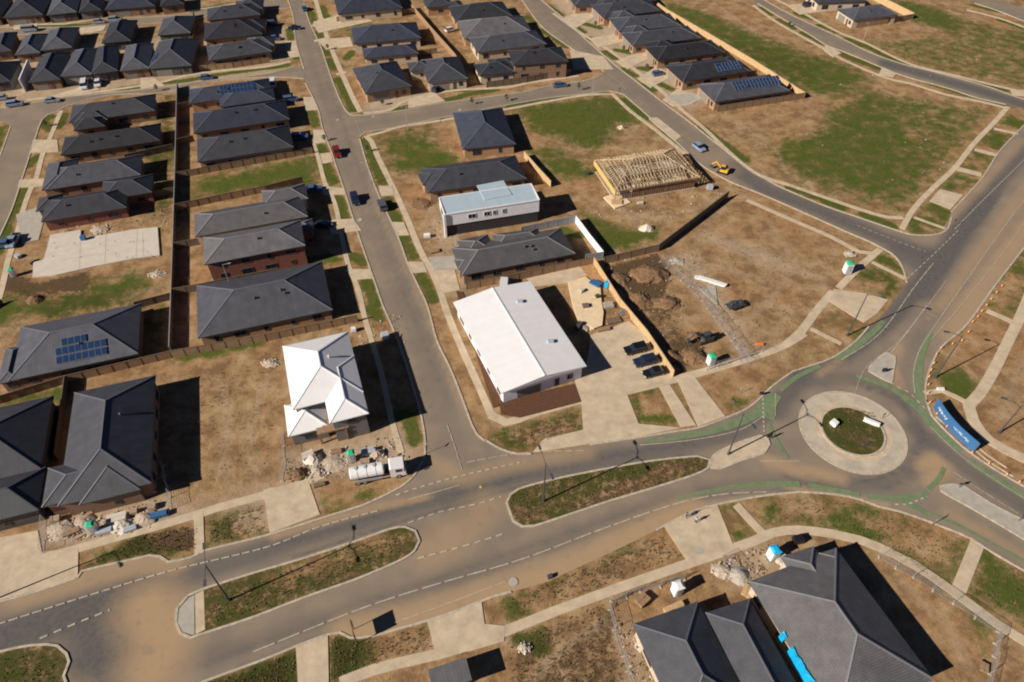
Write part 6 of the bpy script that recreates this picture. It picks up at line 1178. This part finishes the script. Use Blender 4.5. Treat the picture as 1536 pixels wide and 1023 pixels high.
M['shirt_dark'] = mat('dark_shirt', (.05,.06,.08), .9, .1, 5); M['shirt_pale'] = mat('pale_shirt', (.35,.40,.48), .9, .1, 5); M['trousers'] = mat('trousers', (.04,.045,.06), .9, .1, 5)
person('person in dark clothes standing left on the dusty driveway', (1029,777), 2.0, 'dark', 1); person('person in a pale blue top standing right on the dusty driveway', (1043,784), -.6, 'pale', 2)

# ------------------------------------------------------------ young trees and weeds
def sapling(label, at, h, seed):
    r = random.Random(seed); root = empty('young_tree', G(*at)); tag(root, label, 'tree', 'young street trees'); m = MB(); m.tube([(0,0,0),(.02,0,h*.5),(0,.03,h*.95)], [.05,.035,.015], 6)
    for i in range(6): a = r.uniform(0,6.28); z = h*r.uniform(.4,.8); m.tube([(0,0,z),(.4*math.cos(a),.4*math.sin(a),z+.35)], [.02,.008], 5)
    m.build('trunk', M['bark'], root); f = MB()
    for i in range(170):
        a = r.uniform(0,6.28); z = h*(.38+.62*r.random()); d = .75*math.sqrt(r.random())*(1-abs((z/h-.66))/.5); p = Vector((d*math.cos(a), d*math.sin(a), z)); s = r.uniform(.08,.2); u = Vector((r.uniform(-1,1),r.uniform(-1,1),r.uniform(-1,1))).normalized()*s; v = u.cross(Vector((r.uniform(-1,1),r.uniform(-1,1),1))).normalized()*s*.6
        f.face([p-u, p-v, p+u, p+v])
    f.build('crown', M['leaf'], root, weld=False)
for i, (lab, p, h) in enumerate([('young tree on the cross street near the parked blue car', (868,136), 2.6), ('young tree on the cross street kerb left of centre', (708,157), 2.2), ('young tree on the cross street kerb above the square hipped house', (760,152), 2.2), ('young tree on the left cross street beside the pale driveway', (236,137), 2.2), ('young tree in front of the corner slate house garden', (574,158), 1.8), ('young tree beside the first right-row driveway', (893,40), 2.0),
    ('young tree on the lawn patch of the fourth right-row house', (935,77), 2.0), ('young tree on the verge of the long street near the top', (492,75), 2.0), ('young tree on the verge of the long street opposite the green lot', (551,228), 2.0), ('young tree on the verge near the dark red car', (487,212), 2.0), ('young tree in the front garden right of the pale driveway', (970,103), 1.6), ('young tree on the far-left street verge', (70,190), 1.8), ('young tree on the lawn patch beside the upper right street', (1183,40), 1.8)]): sapling(lab, p, h, i)
def weeds():
    """thousands of small tufts over the weedy ground"""
    r = np.random.default_rng(4); zones = [(M2[:], 520, .15), ([(312,905),(400,866),(537,815),(608,795),(620,810),(600,832),(458,888),(330,938),(314,940)], 620, .15), ([(1240,640),(1265,612),(1310,618),(1328,645),(1322,672),(1290,680),(1250,660)], 160, .2), ([(1140,744),(1260,752),(1330,768),(1455,812),(1410,880),(1320,818),(1240,792),(1150,782)], 420, 0), ([(1480,832),(1560,868),(1560,945),(1448,888)], 260, 0), ([(118,855),(205,800),(300,785),(295,830),(205,838)], 300, 0), ([(310,780),(398,755),(398,800),(312,820)], 160, 0),
        ([(738,652),(868,616),(874,642),(800,672)], 180, 0), ([(495,953),(552,960),(640,935),(650,975),(560,1000),(495,1030)], 260, 0), ([(320,1020),(445,974),(447,1040),(280,1050)], 240, 0), ([(755,900),(990,800),(1026,835),(860,900),(770,930)], 380, 0), ([(760,950),(930,895),(945,1030),(760,1030)], 420, 0), ([(1175,225),(1300,150),(1375,250),(1335,285),(1195,250)], 400, 0), ([(775,160),(925,146),(968,180),(885,226),(800,196)], 300, 0), ([(905,398),(985,376),(1030,500),(1060,530),(1005,550),(940,440)], 300, 0), ([(260,560),(410,525),(420,700),(280,740)], 260, 0), ([(1050,345),(1250,400),(1220,470),(1120,530),(1010,380)], 300, 0), ([(0,985),(60,975),(90,985),(84,1040),(0,1040)], 120, .15)]
    V, F = [], []
    for pts, n, z in zones:
        w = np.array([G(*p)[:2] for p in pts]); lo, hi = w.min(0), w.max(0); P = r.uniform(lo, hi, (n*3, 2)); P = P[poly_sd(P, w) > .35][:n]
        for x, y in P:
            s = r.uniform(.05, .2); 
            for k in range(4):
                a = r.uniform(0, 6.28); dx, dy = math.cos(a)*s, math.sin(a)*s; t = r.uniform(.08, .28); i = len(V)
                V += [(x-dx*.2, y-dy*.2, z), (x+dx*.6+dy*.35, y+dy*.6-dx*.35, z+t*.7), (x+dx, y+dy, z+t), (x+dx*.6-dy*.35, y+dy*.6+dx*.35, z+t*.6)]; F.append((i,i+1,i+2,i+3))
    me = bpy.data.meshes.new('weeds'); me.from_pydata(V, [], F); me.materials.append(M['weed']); o = bpy.data.objects.new('weeds', me); C.objects.link(o); tag(o, 'low weeds and grass tufts scattered over verges and medians', 'weeds', kind='stuff')
M['weed'] = mat('weed_leaf', (.085,.085,.025), .9, .4, .6, col2=(.20,.16,.07)); weeds()
def stones():
    r = np.random.default_rng(9); mb = MB()
    for pts, n in (([(66,795),(240,748),(262,768),(120,815)], 240), ([(430,690),(600,650),(620,700),(430,735)], 240), ([(905,398),(985,376),(1060,530),(1005,550)], 60), ([(1080,840),(1150,815),(1180,830),(1130,880)], 120), ([(925,935),(955,940),(990,1030),(950,1030)], 90), ([(885,300),(1080,280),(1090,290),(990,345),(900,330)], 140), ([(1000,385),(1045,385),(1140,540),(1118,545)], 130), ([(640,330),(690,335),(700,400),(660,390)], 80), ([(850,415),(905,400),(945,480),(880,498)], 90), ([(500,480),(600,470),(610,520),(520,520)], 90), ([(1150,150),(1536,60),(1400,290),(1160,230)], 90), ([(130,330),(250,310),(255,350),(60,360)], 90)):
        w = np.array([G(*p)[:2] for p in pts]); lo, hi = w.min(0), w.max(0); P = r.uniform(lo, hi, (n*3, 2)); P = P[poly_sd(P, w) > .1][:n]
        for x, y in P: s = r.uniform(.08, .35); mb.box((x, y, s*.25), (s, s*r.uniform(.4,1), s*r.uniform(.3,.8)), r.uniform(0,3), mi=int(r.integers(0,4)))
    o = mb.build('site_debris', [M['rubble'], M['concrete_pale'], M['timber'], M['rubble_dark']], weld=False); tag(o, 'scattered stones, timber offcuts and scraps on the building sites', 'debris', kind='stuff')
stones()

def wrap():
    a, b = G(1172,950,3.5), G(1216,1026,3.5); a.z = b.z = 0; root = empty('wall_wrap', a); tag(root, 'bright cyan plastic wrap lying between the two bottom-right houses', 'plastic wrap'); inv = Matrix.Translation(-a); m = MB(); d = b - a; n = 16; t = d.normalized(); nn = Vector((-t.y, t.x, 0)); r = random.Random(8)
    if nn.x > 0: nn = -nn
    top = [a + d*i/n - nn*(.35 + r.uniform(-.15,.25)) + Vector((0,0,3.98 + r.uniform(-.04,.06))) for i in range(n+1)]; mid = [a + d*i/n + nn*(.12 + r.uniform(-.1,.1)) + Vector((0,0,3.85 + r.uniform(-.1,.1))) for i in range(n+1)]; low = [a + d*i/n + nn*(.25 + r.uniform(-.1,.1)) + Vector((0,0,2.2 + r.uniform(-.3,.3))) for i in range(n+1)]
    for i in range(n):
        if i in (2, 3, 4): continue
        m.face([low[i], low[i+1], mid[i+1], mid[i]]); m.face([mid[i], mid[i+1], top[i+1], top[i]])
    o = m.build('sheet', M['tarp'], root); o.matrix_parent_inverse = inv; sm = o.modifiers.new('thickness', 'SOLIDIFY'); sm.thickness = .04
wrap()
